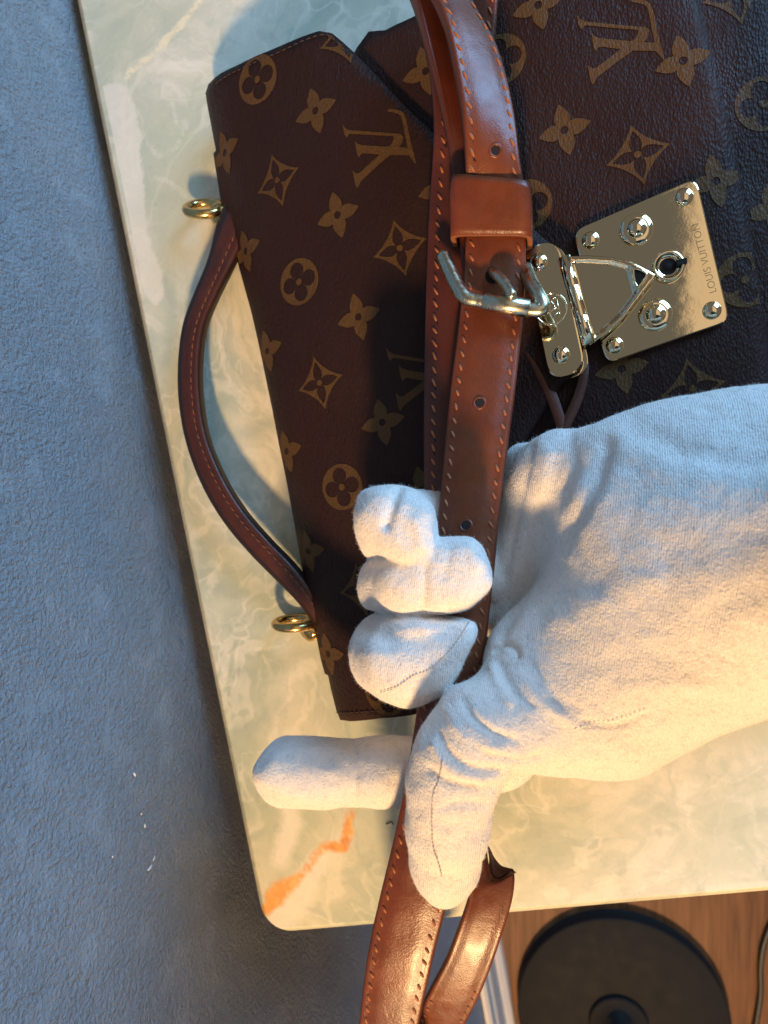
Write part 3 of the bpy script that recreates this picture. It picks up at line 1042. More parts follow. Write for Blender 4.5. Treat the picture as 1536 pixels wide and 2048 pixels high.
rails = [(452, 405, 11, 492, 480, 13), (436, 450, 12, 482, 500, 14), (419, 520, 13, 463, 538, 15), (391, 590, 14, 432, 600, 16), (369, 655, 14, 409, 660, 17), (360, 735, 14, 401, 735, 17), (363, 815, 14, 404, 808, 17),
         (379, 895, 14, 417, 878, 17), (410, 975, 14, 447, 952, 17), (452, 1045, 14, 487, 1018, 17), (502, 1105, 14, 536, 1076, 17), (556, 1160, 13, 588, 1130, 16), (600, 1205, 12, 630, 1185, 14), (640, 1262, 10, 662, 1240, 12)]
ob, surf, T_, N_, A_ = ribbon('handle', rails, 0.0058, [M['leather_handle'], M['edge']], bag, n=110, puff=0.0008, stitch=(0.55,), groove=0.0003, round_w=0.35, edge_to=-0.45)
strap_stitches(ob, surf, T_, N_, A_, pitch=0.0040, xs=(0.50,), ln=0.0026, rad=0.00028, slant=0.1, holes=False, tmat='thread_brown')

for (cx, cy, tilt, rz, R) in ((409, 417, 50, -8, 0.0078), (590, 1246, 83, 2, 0.0082)):
    ctr = P(cx, cy, 0.0095)
    mx = Matrix.Rotation(math.radians(rz) + math.pi, 3, 'Z') @ Matrix.Rotation(math.radians(tilt), 3, 'X')
    ring = []
    for k in range(40):
        a = 2 * math.pi * k / 40
        q = mx @ Vector((R * 1.18 * math.cos(a), R * math.sin(a), 0))
        ring.append(ctr + np.array(q))
    v, f = tube_mesh(ring, 0.0023, 12, closed=True)
    rg = mesh_obj('ring', v, f, M['brass'], bag)
    base_ = P(cx + 32, cy + 12, 0.0075)
    v, f = lathe_mesh(base_, (-0.5, -0.25, 0.85), [(0, -0.005), (0.0056, -0.005), (0.0060, 0.0), (0.0055, 0.0026), (0.0040, 0.0038), (0, 0.0041)], 24)
    mesh_obj('ring_post', v, f, M['brass'], rg)

# lock ------------------------------------------------------------------------
def flat_plate(name, pxs, off0, thick, mat, parent, smooth_n=0, bevel=0.0005, dome=None, seg=2):
    q = np.array([uv_of(x, y, off0 + thick) for x, y in pxs])
    if smooth_n:
        q = smooth_closed(q, smooth_n)
    a = 0.5 * np.sum(q[:, 0] * np.roll(q[:, 1], -1) - np.roll(q[:, 0], -1) * q[:, 1])
    bm = bmesh.new()
    lo = bag_pt(q, off0 - 0.0010, 0.0); hi = bag_pt(q, off0 + thick, 0.0)
    vl = [bm.verts.new(p) for p in lo]; vh = [bm.verts.new(p) for p in hi]
    n = len(q)
    bm.faces.new(vl)
    topf = bm.faces.new(vh)
    for i in range(n):
        bm.faces.new((vl[i], vl[(i + 1) % n], vh[(i + 1) % n], vh[i]))
    bm.normal_update()
    bmesh.ops.bevel(bm, geom=list(topf.edges), offset=bevel, segments=seg, affect='EDGES', profile=0.6)
    ob = bm_obj(name, bm, mat, parent, smooth=False)
    return ob
def rounded_quad(cs_, r=18, k=5):
    out = []
    cs_ = np.array(cs_, float)
    n = len(cs_)
    for i in range(n):
        p, a, b = cs_[i], cs_[i - 1], cs_[(i + 1) % n]
        da = (a - p) / np.linalg.norm(a - p); db = (b - p) / np.linalg.norm(b - p)
        for t_ in np.linspace(0, 1, k):
            out.append((1 - t_) ** 2 * (p + da * r) + 2 * t_ * (1 - t_) * p + t_ ** 2 * (p + db * r))
    return [tuple(q) for q in out]
LO = PAN + 0.0008
lock = flat_plate('lock_plate', rounded_quad([(1393, 355), (1460, 642), (1213, 728), (1146, 462)], 24), LO, 0.0022, M['gold'], bag)
LT = LO + 0.0022
def dome(name, px, py, off, r, h, mat, parent, washer=None):
    c0 = bag_pt(uv_of(px, py, off), off, 0.0)[0]
    prof = []
    if washer:
        prof += [(washer, 0.0), (washer, 0.0004), (washer * 0.94, 0.0010), (r * 1.08, 0.0013)]
        h0 = 0.0013
    else:
        h0 = 0.0
    prof += [(r, h0)] + [(r * math.cos(a), h0 + h * math.sin(a)) for a in np.linspace(0.15, 1.45, 7)] + [(0, h0 + h)]
    v, f = lathe_mesh(c0, (0, 0, 1), prof, 28)
    return mesh_obj(name, v, f, mat, parent)
for (x, y) in ((1368, 394), (1424, 621), (1229, 691), (1181, 480)):
    dome('rivet', x, y, LT, 0.0034, 0.0021, M['gold'], lock)
for (x, y) in ((1272, 459), (1310, 630)):
    dome('screw', x, y, LT, 0.0036, 0.0024, M['gold'], lock, washer=0.0062)
kc = bag_pt(uv_of(1337, 531, LT + 0.002), LT, 0.0)[0]
v, f = lathe_mesh(kc, (0, 0, 1), [(0.0060, 0), (0.0060, 0.0016), (0.0055, 0.0024), (0.0047, 0.0024), (0.0044, 0.0018), (0.0043, 0.0010), (0.0030, 0.0009)], 36)
kh = mesh_obj('keyhole_barrel', v, f, M['gold'], lock)
v, f = lathe_mesh(kc, (0, 0, 1), [(0.0032, 0.00095), (0.0016, 0.00085), (0.0013, 0.0013), (0, 0.0015)], 24)
mesh_obj('keyhole', v, f, M['hole'], kh)
v, f = box_mesh(kc + np.array([0.0046, 0.0010, 0.0016]), np.array([0.0018, 0.0003, 0]), np.array([-0.0001, 0.0010, 0]), np.array([0, 0, 0.0012]))
mesh_obj('key_slot', v, f, M['hole'], kh, smooth=False)
# engraved words on the plate
def lettering(txt, px, py, size, ang, parent, off):
    cu = bpy.data.curves.new('engraved_lettering', 'FONT')
    cu.body = txt
    cu.size = size
    cu.extrude = 0.00003
    cu.align_x = 'CENTER'
    cu.align_y = 'CENTER'
    cu.offset = -0.00004
    tmp = bpy.data.objects.new('engraved_lettering', cu)
    COL.objects.link(tmp)
    dg = bpy.context.evaluated_depsgraph_get()
    me = bpy.data.meshes.new_from_object(tmp.evaluated_get(dg))
    bpy.data.objects.remove(tmp)
    c0 = bag_pt(uv_of(px, py, off), off, 0.0)[0]
    mx = Matrix.Translation(Vector(c0)) @ Matrix.Rotation(ang, 4, 'Z')
    me.transform(mx)
    me.materials.clear()
    me.materials.append(M['engrave'])
    return link('engraved_lettering', me, parent)
a0, a1 = project(bag_pt(uv_of(1388, 440, LT), LT, 0.0))[0], None
pa, pb = bag_pt(uv_of(1388, 440, LT), LT, 0.0)[0], bag_pt(uv_of(1428, 590, LT), LT, 0.0)[0]
tang = math.atan2(pa[1] - pb[1], pa[0] - pb[0])
lettering('LOUIS VUITTON', 1409, 516, 0.0037, tang, lock, LT + 0.00006)
lettering('\u00ae', 1378, 514, 0.0040, tang, lock, LT + 0.00006)

# hasp: riveted bar, hinge and tongue
HO = 0.0008
bar = flat_plate('hasp_bar', rounded_quad([(1043, 496), (1116, 478), (1173, 740), (1098, 762)], 36, 8), HO, 0.0022, M['gold'], bag, bevel=0.0007)
HT = HO + 0.0022
for (x, y) in ((1077, 524), (1122, 710)):
    dome('rivet', x, y, HT, 0.0034, 0.0022, M['gold'], bar)
ec = bag_pt(uv_of(1102, 618, HT), HT + 0.0002, 0.0)[0]
v, f = tube_mesh([ec + 0.0060 * np.array([math.cos(a), math.sin(a), 0]) for a in np.linspace(0, 2 * math.pi, 40, endpoint=False)], 0.00045, 8, closed=True)
emb = mesh_obj('emblem_ring', v, f, M['gold'], bar)
mb = MB()
for (x0, y0, x1, y1) in ((1102, 597, 1112, 596), (1112, 596, 1120, 629), (1094, 594, 1113, 616), (1113, 616, 1090, 628), (1104, 634, 1116, 626)):
    a = bag_pt(uv_of(x0, y0, HT), HT + 0.0001, 0.0)[0]; b = bag_pt(uv_of(x1, y1, HT), HT + 0.0001, 0.0)[0]
    v, f = tube_mesh([a, (a + b) / 2, b], 0.00034, 8)
    mb.add(v, f)
mb.build('emblem_letters', M['gold'], bar)
h0, h1 = bag_pt(uv_of(1128, 514, HT), HO + 0.0012, 0.0)[0], bag_pt(uv_of(1178, 688, HT), HO + 0.0012, 0.0)[0]
v, f = tube_mesh([h0, h0 + (h1 - h0) * 0.32, h0 + (h1 - h0) * 0.34, h0 + (h1 - h0) * 0.36, h0 + (h1 - h0) * 0.66, h0 + (h1 - h0) * 0.68, h0 + (h1 - h0) * 0.70, h1], [0.0027, 0.0027, 0.0024, 0.0027, 0.0027, 0.0024, 0.0027, 0.0027], 20)
mesh_obj('hinge', v, f, M['gold'], bag)
# tongue: domed plate narrowing to a point at the keyhole
tg_px = [(1128, 512), (1175, 510), (1222, 513), (1262, 523), (1297, 541), (1312, 549), (1309, 556), (1280, 592), (1250, 632), (1216, 664), (1180, 690), (1160, 640), (1143, 570)]
tq = np.array([uv_of(x, y, HT) for x, y in tg_px])
dd = []
for i in range(len(tq)):
    a, b = tq[i], tq[(i + 1) % len(tq)]
    k = max(2, int(np.linalg.norm(b - a) / 0.0007))
    dd += [a + (b - a) * j / k for j in range(k)]
tq = np.array(dd)
tip = uv_of(1312, 549, HT)
hin = uv_of(1153, 600, HT)
tl = np.linalg.norm(tip - hin)
tdir = (tip - hin) / tl
def lift_tongue(p, dz):
    d = np.maximum(0, -poly_sdf(p, tq))
    s = (p - hin) @ tdir / tl
    q = bag_pt(p, 0, 0.0)
    rise = HT - 0.0004 + 0.0004 * s
    bowl = -0.0016 * np.clip((d - 0.0008) / 0.0022, 0, 1) ** 2 * (3 - 2 * np.clip((d - 0.0008) / 0.0022, 0, 1)) * np.clip((0.80 - s) / 0.12, 0, 1)
    q[:, 2] += rise + bowl + dz
    return q
V, Fc, nt, n = sheet(tq, 0.00055, lift_tongue, 0.0016, 0.0002)
ton = mesh_obj('hasp_tongue', V, Fc, M['gold'], bag)
lp = [bag_pt(uv_of(x, y, HT), HT + 0.0006, 0.0)[0] for x, y in ((1268, 538), (1292, 548), (1284, 566), (1274, 574), (1268, 560))]
lp = smooth_closed(np.array(lp), 5)
v, f = tube_mesh(lp, 0.00055, 8, closed=True)
mesh_obj('tongue_loop', v, f, M['gold'], ton)
cc = lp.mean(0) - np.array([0, 0, 0.0001])
mesh_obj('tongue_opening', [cc] + [cc + (q - cc) * 0.9 - np.array([0, 0, 0.0001]) for q in lp], [(0, i + 1, (i + 1) % len(lp) + 1) for i in range(len(lp))], M['hole'], ton, smooth=False)
# plate under the hasp at the flap's tip
flat_plate('hasp_backing', rounded_quad([(1056, 502), (1126, 486), (1182, 744), (1110, 766)], 34, 8), -0.0034, 0.0009, M['gold'], bag, bevel=0.0003)

# ------------------------------------------------------------------ shoulder strap
sc_ = P(900, 1000, 0.06)
strap = thing('shoulder_strap', 'tan leather shoulder strap with brass buckle, looped over the handbag and through the gloved hand', 'strap', (sc_[0], sc_[1], 0.05))
LE = [M['leather'], M['leather_edge']]
LD = [M['leather_dark'], M['leather_edge']]  # darker leather: shade on the rear strands put into the colour; also the cord
# front strand, top of the picture to the bottom edge
front_rails = [(842, -40, 80, 928, -40, 70), (868, 0, 82, 948, 20, 71), (893, 60, 84.5, 986, 86, 73), (908, 130, 86, 1012, 165, 75.5), (920, 200, 86, 1028, 240, 77.5), (927, 270, 84.5, 1038, 310, 78.5),
               (931, 340, 80, 1046, 362, 77), (931, 410, 72, 1050, 420, 71), (931, 480, 69, 1052, 486, 68), (928, 545, 68, 1051, 556, 67), (922, 610, 68, 1046, 630, 68), (914, 680, 70, 1039, 700, 70),
               (903, 765, 73, 1030, 785, 73), (893, 860, 76, 1018, 875, 76), (885, 950, 79, 1006, 962, 79), (876, 1040, 82, 996, 1055, 82), (868, 1130, 85, 988, 1145, 85), (858, 1220, 88, 978, 1232, 88),
               (848, 1310, 91, 968, 1322, 91), (837, 1400, 93, 957, 1414, 93), (822, 1500, 95, 944, 1516, 95), (806, 1590, 97, 930, 1608, 97), (785, 1690, 98, 912, 1710, 98), (762, 1785, 98, 893, 1808, 98),
               (743, 1870, 97, 872, 1893, 97), (730, 1950, 95, 855, 1968, 95), (718, 2060, 90, 833, 2075, 90), (718, 2115, 84, 829, 2125, 84), (748, 2180, 66, 846, 2182, 62), (790, 2228, 42, 874, 2208, 38), (824, 2252, 14, 894, 2226, 12), (844, 2252, -14, 908, 2230, -14)]
ob, surf, T_, N_, A_ = ribbon('front_strand', front_rails, 0.0036, LE, strap, n=310, puff=0.0009, grain_noise=0.0006)
strap_stitches(ob, surf, T_, N_, A_, pitch=0.0052)
fr_ob, fr_surf, fr_T, fr_N, fr_A = ob, surf, T_, N_, A_
# punched holes
Cc = np.array([surf(i, 0) for i in range(240)])
for (x, y) in ((989, 300), (960, 806), (933, 1046)):
    pp = project(Cc)
    i = int(np.argmin(np.abs(pp[:, 1] - y)))
    xl, xr = project(np.array([surf(i, -1), surf(i, 1)]))[:, 0]
    xx = (x - xl) / (xr - xl) * 2 - 1
    c0 = surf(i, xx)
    v, f = lathe_mesh(c0, N_[i], [(0.0027, -0.0002), (0.0023, 0.00035), (0.0018, 0.00030), (0.0016, 0.0001)], 20)
    ho = mesh_obj('punch_hole', v, f, M['leather'], ob)
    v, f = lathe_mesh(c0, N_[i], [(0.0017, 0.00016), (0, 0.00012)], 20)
    mesh_obj('hole_shade', v, f, M['hole'], ob)  # dark disc on the strap paints the shade of the hole
# strand folded back underneath, lying on the flap to the left
back_rails = [(805, -40, 66, 895, -40, 60), (826, 10, 67, 922, 10, 60), (847, 80, 68, 945, 80, 60.5), (861, 160, 66, 966, 160, 61), (868, 250, 65, 978, 250, 65), (865, 330, 61, 976, 330, 61), (858, 430, 60, 968, 430, 60),
              (854, 540, 60, 964, 540, 60), (851, 640, 61, 960, 640, 61), (849, 760, 64, 958, 760, 64), (848, 860, 67, 956, 860, 67), (849, 960, 70, 954, 960, 70), (850, 1060, 73, 952, 1060, 73), (848, 1160, 76, 948, 1160, 76)]
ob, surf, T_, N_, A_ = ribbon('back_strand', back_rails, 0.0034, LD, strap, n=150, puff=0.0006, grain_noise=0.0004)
strap_stitches(ob, surf, T_, N_, A_, pitch=0.0052, xs=(-0.62,))
# the short buckle end between the two, seen edge on near the top
mid_rails = [(815, -40, 75, 890, -40, 64), (830, 0, 76.5, 906, 0, 65), (852, 90, 78, 930, 90, 66), (873, 175, 77, 955, 175, 67.5), (889, 250, 74.5, 970, 250, 68.5), (900, 315, 71, 985, 315, 69), (908, 380, 66.5, 1000, 380, 66), (918, 470, 64.5, 1010, 470, 64), (925, 560, 64, 1015, 560, 64)]
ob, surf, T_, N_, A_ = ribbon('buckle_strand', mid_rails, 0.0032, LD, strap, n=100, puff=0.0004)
# strand passing behind at the top right
far_rails = [(905, -60, 62, 1006, -60, 62), (905, 0, 62, 996, 0, 62), (900, 50, 61, 992, 50, 61), (895, 110, 59, 985, 110, 59), (890, 170, 57, 975, 170, 57)]
ob, surf, T_, N_, A_ = ribbon('far_strand', far_rails, 0.0032, LD, strap, n=50, puff=0.0004)
strap_stitches(ob, surf, T_, N_, A_, pitch=0.0046, xs=(0.72,), holes=False)
# lower strand hanging past the table edge below the thumb
low_rails = [(920, 1560, 34, 955, 1545, 30), (932, 1630, 40, 964, 1622, 36), (941, 1690, 45, 971, 1690, 42), (945, 1728, 48, 977, 1730, 46), (946, 1748, 49, 988, 1757, 48), (945, 1756, 49.5, 1008, 1755, 48.5),
             (943, 1763, 50, 1028, 1744, 48), (938, 1790, 51, 1025, 1794, 49.5), (918, 1850, 52, 1006, 1860, 50), (893, 1915, 50, 984, 1925, 48), (862, 1975, 46, 957, 1992, 44), (835, 2030, 40, 924, 2055, 38), (808, 2088, 28, 890, 2112, 26), (800, 2140, 8, 878, 2160, 6), (818, 2190, -8, 890, 2196, -8), (842, 2240, -15, 906, 2228, -15)]
ob, surf, T_, N_, A_ = ribbon('lower_strand', low_rails, 0.0034, LE, strap, n=120, puff=0.0006)
strap_stitches(ob, surf, T_, N_, A_, pitch=0.0046, i0=52)
t = NT('grey_flesh_side_leather'); c = t.coord()
t.set(Base_Color=t.mix(t.noise(c, 260, 4, 0.6, 1.0), (0.24, 0.19, 0.15), (0.12, 0.085, 0.065)), Roughness=0.7); M['flesh'] = t.m
ribbon('curled_tip', [(974, 1690, 40, 979, 1736, 44.5), (986, 1712, 40, 988, 1758, 46), (1000, 1730, 41, 1008, 1757, 46.5), (1014, 1736, 43, 1026, 1747, 46.5), (1026, 1738, 45, 1031, 1744, 47)], 0.0016, [M['flesh'], M['leather_edge']], strap, n=40, stitch=(), puff=-0.0012)

# keeper loop round the strands
kr = [(898, 345, 1062, 360), (894, 385, 1065, 402), (896, 425, 1066, 442), (898, 470, 1064, 470)]
V, Fc = [], []
def keeper_section(lx, ly, rx, ry, zt, zb, th):
    a, b = P(lx, ly, zt), P(rx, ry, zt)
    axis = (b - a); w = np.linalg.norm(axis); axis /= w
    up = np.array([0, 0, 1.0])
    mid = (a + b) / 2
    out = []
    hw, hh = w / 2, (zt - zb) / 2
    for (o_, r) in ((0.0, 0.0034), (-th, 0.0018)):
        ring = []
        for k in range(40):
            ang = 2 * math.pi * k / 40
            cx_, cy_ = math.cos(ang), math.sin(ang)
            e = 0.34
            X = (hw + o_) * math.copysign(abs(cx_) ** e, cx_)
            Y = (hh + o_) * math.copysign(abs(cy_) ** e, cy_)
            ring.append(mid + axis * X + up * (Y - hh))
        out.append(ring)
    return out
secs = []
for i, tt in enumerate(np.linspace(0, 1, 9)):
    row = [np.interp(tt, [0, 0.33, 0.66, 1], [q[k] for q in kr]) for k in range(4)]
    secs.append(keeper_section(row[0], row[1], row[2], row[3], 0.0815 - 0.006 * tt, 0.0585, 0.0018))
n = 40
for (o_, i_) in secs:
    V += o_ + i_
for s in range(len(secs) - 1):
    for k in range(n):
        k2 = (k + 1) % n
        a = s * 2 * n; b = (s + 1) * 2 * n
        Fc.append((a + k, b + k, b + k2, a + k2))
        Fc.append((a + n + k, a + n + k2, b + n + k2, b + n + k))
nk = len(Fc)
for s in (0, len(secs) - 1):
    for k in range(n):
        k2 = (k + 1) % n
        a = s * 2 * n
        Fc.append((a + k, a + k2, a + n + k2, a + n + k))
keeper = mesh_obj('keeper_loop', V, Fc, [M['leather'], M['leather_raw']], strap, midx=[0] * nk + [1] * (len(Fc) - nk))
b_ = bmesh.new(); b_.from_mesh(keeper.data); bmesh.ops.recalc_face_normals(b_, faces=b_.faces); b_.to_mesh(keeper.data); b_.free()

# buckle
buckle = bpy.data.objects.new('buckle', None)
bpath = catmull([P(1050, 536, .0655), P(1062, 566, .071), P(1078, 594, .0755), P(1086, 612, .0765), P(1077, 620, .0768), P(1040, 616, .077), P(1000, 610, .077), P(955, 601, .077), P(938, 598, .0772), P(924, 588, .077), P(912, 568, .075), P(898, 538, .0725), P(886, 510, .070)], 80)
v, f = tube_mesh(bpath, 0.0027, 16)
buckle = mesh_obj('buckle', v, f, M['nickel'], strap)
v, f = tube_mesh([P(966, 602.5, .077), P(968, 603, .077), P(1058, 617, .077), P(1060, 617.3, .077)], [0.0026, 0.0033, 0.0033, 0.0026], 20)
mesh_obj('roller', v, f, M['nickel'], buckle)
v, f = tube_mesh(catmull([P(984, 542, .0690), P(992, 549, .0735), P(1004, 561, .0762), P(1016, 577, .0785), P(1026, 596, .0805)], 12), [0.0020] * 11 + [0.0016], 14)
mesh_obj('prong', v, f, M['nickel'], buckle)
ii = int(np.argmin(np.abs(project(Cc)[:, 1] - 546)))
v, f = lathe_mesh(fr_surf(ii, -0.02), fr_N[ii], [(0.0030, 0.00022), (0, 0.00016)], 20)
mesh_obj('hole_shade', v, f, M['hole'], fr_ob)  # shade in the prong's hole, painted as a dark disc on the leather

# thin leather key cord under the lock
cord = thing('leather_cord', 'thin red brown leather cord hanging in a V below the brass lock', 'cord', tuple(P(1125, 850, 0.05)))
ribbon('cord_side', [(1030, 660, 49.5, 1058, 662, 49), (1042, 696, 49.5, 1068, 694, 49), (1066, 744, 49.5, 1092, 738, 49), (1090, 795, 49.5, 1113, 786, 49), (1110, 850, 49.5, 1130, 836, 49), (1120, 890, 50, 1140, 880, 49.5)], 0.0024, LD, cord, n=40, stitch=())
ribbon('cord_side', [(1160, 718, 47, 1178, 725, 47), (1157, 750, 47.5, 1177, 757, 47.5), (1146, 790, 48, 1166, 800, 48), (1126, 835, 49, 1146, 846, 49), (1112, 865, 49.6, 1130, 880, 49.6)], 0.0024, [M['leather_handle'], M['edge']], cord, n=40, stitch=())

# ------------------------------------------------------------------ gloved hand (one continuous surface)
def HP(x, y, z):
    return P(x, y, z / 1000.0) * 1000.0
VOX = 0.95
lo = np.array([-135.0, -215.0, 34.0]); hi = np.array([205.0, 75.0, 165.0])
dims = np.ceil((hi - lo) / VOX).astype(int)
ax = [lo[k] + VOX * np.arange(dims[k], dtype=np.float32) for k in range(3)]
def smin(a, b, k):
    h = np.clip(0.5 + 0.5 * (b - a) / k, 0, 1)
    return b + (a - b) * h - k * h * (1 - h)
def chain(pts, k=4.0, big=60.0):
    """field of a smooth chain of tapered capsules; pts rows px, py, z mm, radius mm"""
    D = np.full(dims, big, np.float32)
    q = [np.array([*HP(p[0], p[1], p[2]), p[3]]) for p in pts]
    for a, b in zip(q[:-1], q[1:]):
        R = max(a[3], b[3]) + 16
        l0 = np.minimum(a[:3], b[:3]) - R; h0 = np.maximum(a[:3], b[:3]) + R
        i0 = np.clip(((l0 - lo) / VOX).astype(int), 0, dims); i1 = np.clip(((h0 - lo) / VOX).astype(int) + 2, 0, dims)
        if (i1 <= i0).any():
            continue
        X = ax[0][i0[0]:i1[0], None, None]; Y = ax[1][None, i0[1]:i1[1], None]; Z = ax[2][None, None, i0[2]:i1[2]]
        e = b[:3] - a[:3]; ee = max(float(e @ e), 1e-6)
        tt = np.clip(((X - a[0]) * e[0] + (Y - a[1]) * e[1] + (Z - a[2]) * e[2]) / ee, 0, 1)
        d = np.sqrt((X - a[0] - tt * e[0]) ** 2 + (Y - a[1] - tt * e[1]) ** 2 + (Z - a[2] - tt * e[2]) ** 2) - (a[3] + (b[3] - a[3]) * tt)
        sl = tuple(slice(i0[k_], i1[k_]) for k_ in range(3))
        D[sl] = smin(D[sl], d.astype(np.float32), k)
    return D
thenar = chain([(1052, 1302, 91, 12), (1110, 1290, 87, 17), (1200, 1272, 88, 24), (1320, 1210, 92, 33), (1460, 1150, 96, 38), (1620, 1110, 100, 39), (1800, 1080, 110, 37), (1860, 1074, 113, 35)], 10)
low_palm = chain([(1110, 1440, 98, 16), (1220, 1420, 95, 20), (1330, 1325, 93, 23), (1470, 1235, 94, 25), (1620, 1160, 98, 29)], 10)
heel = chain([(1215, 925, 78, 13), (1300, 925, 84, 18), (1400, 930, 86, 22), (1520, 930, 88, 24), (1680, 960, 94, 28), (1850, 1010, 108, 34)], 8)
mid_palm = chain([(1180, 1130, 76, 17), (1280, 1050, 88, 26), (1400, 1040, 90, 30)], 10)
sheet_a = chain([(1120, 920, 75, 10.5), (1066, 1000, 67, 11), (1040, 1120, 64, 12), (1020, 1230, 66, 12)], 8)
sheet_b = chain([(1215, 925, 87, 12), (1125, 950, 79, 11), (1050, 930, 56, 9)], 8)
sheet_c = chain([(1180, 1060, 76, 13), (1090, 1060, 66, 12)], 8)
palm = smin(smin(smin(thenar, low_palm, 10), heel, 12), mid_palm, 12)
palm = smin(palm, smin(smin(sheet_a, sheet_b, 8), sheet_c, 8), 7)
thumb = chain([(1230, 1395, 96, 18), (1120, 1422, 100, 17), (1035, 1440, 108, 15.5), (962, 1462, 113.5, 15), (918, 1515, 116, 14), (902, 1575, 116, 13.4), (895, 1655, 114, 12.8), (890, 1728, 110, 10.8), (888, 1768, 107, 7.6)], 5)
pinky = chain([(1060, 1010, 62, 11), (960, 1030, 66, 11.5), (820, 1045, 70, 12.5), (762, 1045, 84, 13.2), (786, 1038, 98, 12.6), (830, 1068, 103, 11.0), (848, 1105, 102, 7.5)], 4)
ring_f = chain([(1050, 1130, 64, 12), (960, 1150, 68, 12), (830, 1175, 70, 12.5), (785, 1172, 84, 12.2), (830, 1165, 97, 12.4), (900, 1150, 101, 12.6), (928, 1138, 102, 10.5)], 4)
middle = chain([(1030, 1240, 66, 12), (960, 1270, 68, 12), (830, 1310, 72, 13.5), (782, 1308, 88, 14.5), (815, 1318, 98, 15.5), (860, 1300, 102, 13.5), (905, 1275, 104, 9.5)], 5)
index = chain([(1090, 1400, 88, 14), (1000, 1500, 82, 13), (900, 1540, 78, 13), (760, 1543, 78, 12.6), (640, 1545, 78, 12.7), (592, 1543, 78, 12.6), (572, 1540, 78, 12.2), (566, 1548, 77, 11.6)], 4)
fill_ = chain([(1060, 1365, 98, 14), (1150, 1350, 97, 19), (1270, 1310, 97, 24), (1400, 1260, 96, 26)], 10)
palm = smin(palm, fill_, 12)
hand_f = smin(palm, thumb, 8)
def cut(D, a, b, keep, k=3.0, z=100.0):
    """flatten a field on the far side of the line a-b (px)"""
    A_, B_, K_ = HP(*a, z), HP(*b, z), HP(*keep, z)
    n_ = np.array([B_[1] - A_[1], A_[0] - B_[0]]); n_ /= np.linalg.norm(n_)
    if (K_[:2] - A_[:2]) @ n_ > 0:
        n_ = -n_
    pl = ((ax[0] - A_[0]) * n_[0])[:, None, None] + ((ax[1] - A_[1]) * n_[1])[None, :, None] + np.zeros((1, 1, dims[2]), np.float32)
    return -smin(-D, -pl.astype(np.float32), k)
def flat_top(D, z, k=3.0, gx=0.0):
    pl = (ax[2] - z)[None, None, :] + np.zeros((dims[0], dims[1], 1), np.float32)
    return -smin(-D, -pl.astype(np.float32), k)
pinky = flat_top(cut(cut(cut(pinky, (735, 966), (858, 972), (785, 1040)), (697, 990), (702, 1085), (785, 1040)), (868, 985), (878, 1090), (785, 1040)), 112.5, 4.0)
ring_f = flat_top(cut(cut(ring_f, (720, 1234), (985, 1226), (850, 1150)), (958, 1066), (990, 1150), (850, 1150)), 111.5, 4.0)
middle = flat_top(cut(cut(middle, (712, 1219), (962, 1236), (820, 1310)), (968, 1245), (900, 1385), (820, 1310)), 114.0, 5.0)
index = cut(cut(cut(index, (500, 1535), (562, 1458), (650, 1545), 3.0, 78.0), (503, 1535), (545, 1606), (650, 1545), 3.0, 78.0), (540, 1473), (820, 1470), (650, 1545), 3.0, 78.0)
fing = smin(smin(pinky, ring_f, 0.9), middle, 0.9)
hand_f = smin(hand_f, fing, 2.0)
hand_f = smin(hand_f, index, 3.0)
del thenar, low_palm, heel, mid_palm, sheet_a, sheet_b, sheet_c, palm, thumb, pinky, ring_f, middle, index, fing

def surface_nets(D):
    S = D < 0
    nx_, ny_, nz2 = D.shape
    c = [(i, j, k) for i in (0, 1) for j in (0, 1) for k in (0, 1)]
    cnt = sum(S[i:nx_ - 1 + i, j:ny_ - 1 + j, k:nz2 - 1 + k].astype(np.int8) for i, j, k in c)
    act = (cnt > 0) & (cnt < 8)
    I = np.argwhere(act)
    vid = -np.ones(act.shape, np.int64)
    vid[act] = np.arange(len(I))
    acc = np.zeros((len(I), 3)); num = np.zeros(len(I))
    for a in range(8):
        for b in range(a + 1, 8):
            ca, cb = np.array(c[a]), np.array(c[b])
            if np.abs(ca - cb).sum() != 1:
                continue
            da = D[I[:, 0] + ca[0], I[:, 1] + ca[1], I[:, 2] + ca[2]]; db = D[I[:, 0] + cb[0], I[:, 1] + cb[1], I[:, 2] + cb[2]]
            m_ = (da < 0) != (db < 0)
            tt = np.where(m_, da / np.where(m_, da - db, 1), 0)
            acc += np.where(m_[:, None], ca + (cb - ca) * tt[:, None], 0); num += m_
    verts = I + acc / num[:, None]
    faces = []
    for axis in range(3):
        sh = [slice(None)] * 3; sh2 = [slice(None)] * 3
        sh[axis] = slice(0, -1); sh2[axis] = slice(1, None)
        A_s, B_s = S[tuple(sh)], S[tuple(sh2)]
        E = np.argwhere(A_s != B_s)
        o1, o2 = [(1, 2), (2, 0), (0, 1)][axis]
        E = E[(E[:, o1] > 0) & (E[:, o2] > 0) & (E[:, o1] < D.shape[o1] - 1) & (E[:, o2] < D.shape[o2] - 1)]
        neg = A_s[tuple(E.T)]
        d1 = np.zeros(3, int); d1[o1] = 1
        d2 = np.zeros(3, int); d2[o2] = 1
        q = np.stack([vid[tuple((E - d1 - d2).T)], vid[tuple((E - d2).T)], vid[tuple(E.T)], vid[tuple((E - d1).T)]], 1)
        q = np.where(neg[:, None], q, q[:, ::-1])
        faces.append(q)
    return verts, np.vstack(faces)
hv_, hf_ = surface_nets(hand_f)
hv_ = (lo + hv_ * VOX) / 1000.0
hf_ = hf_[(hf_ >= 0).all(1)]
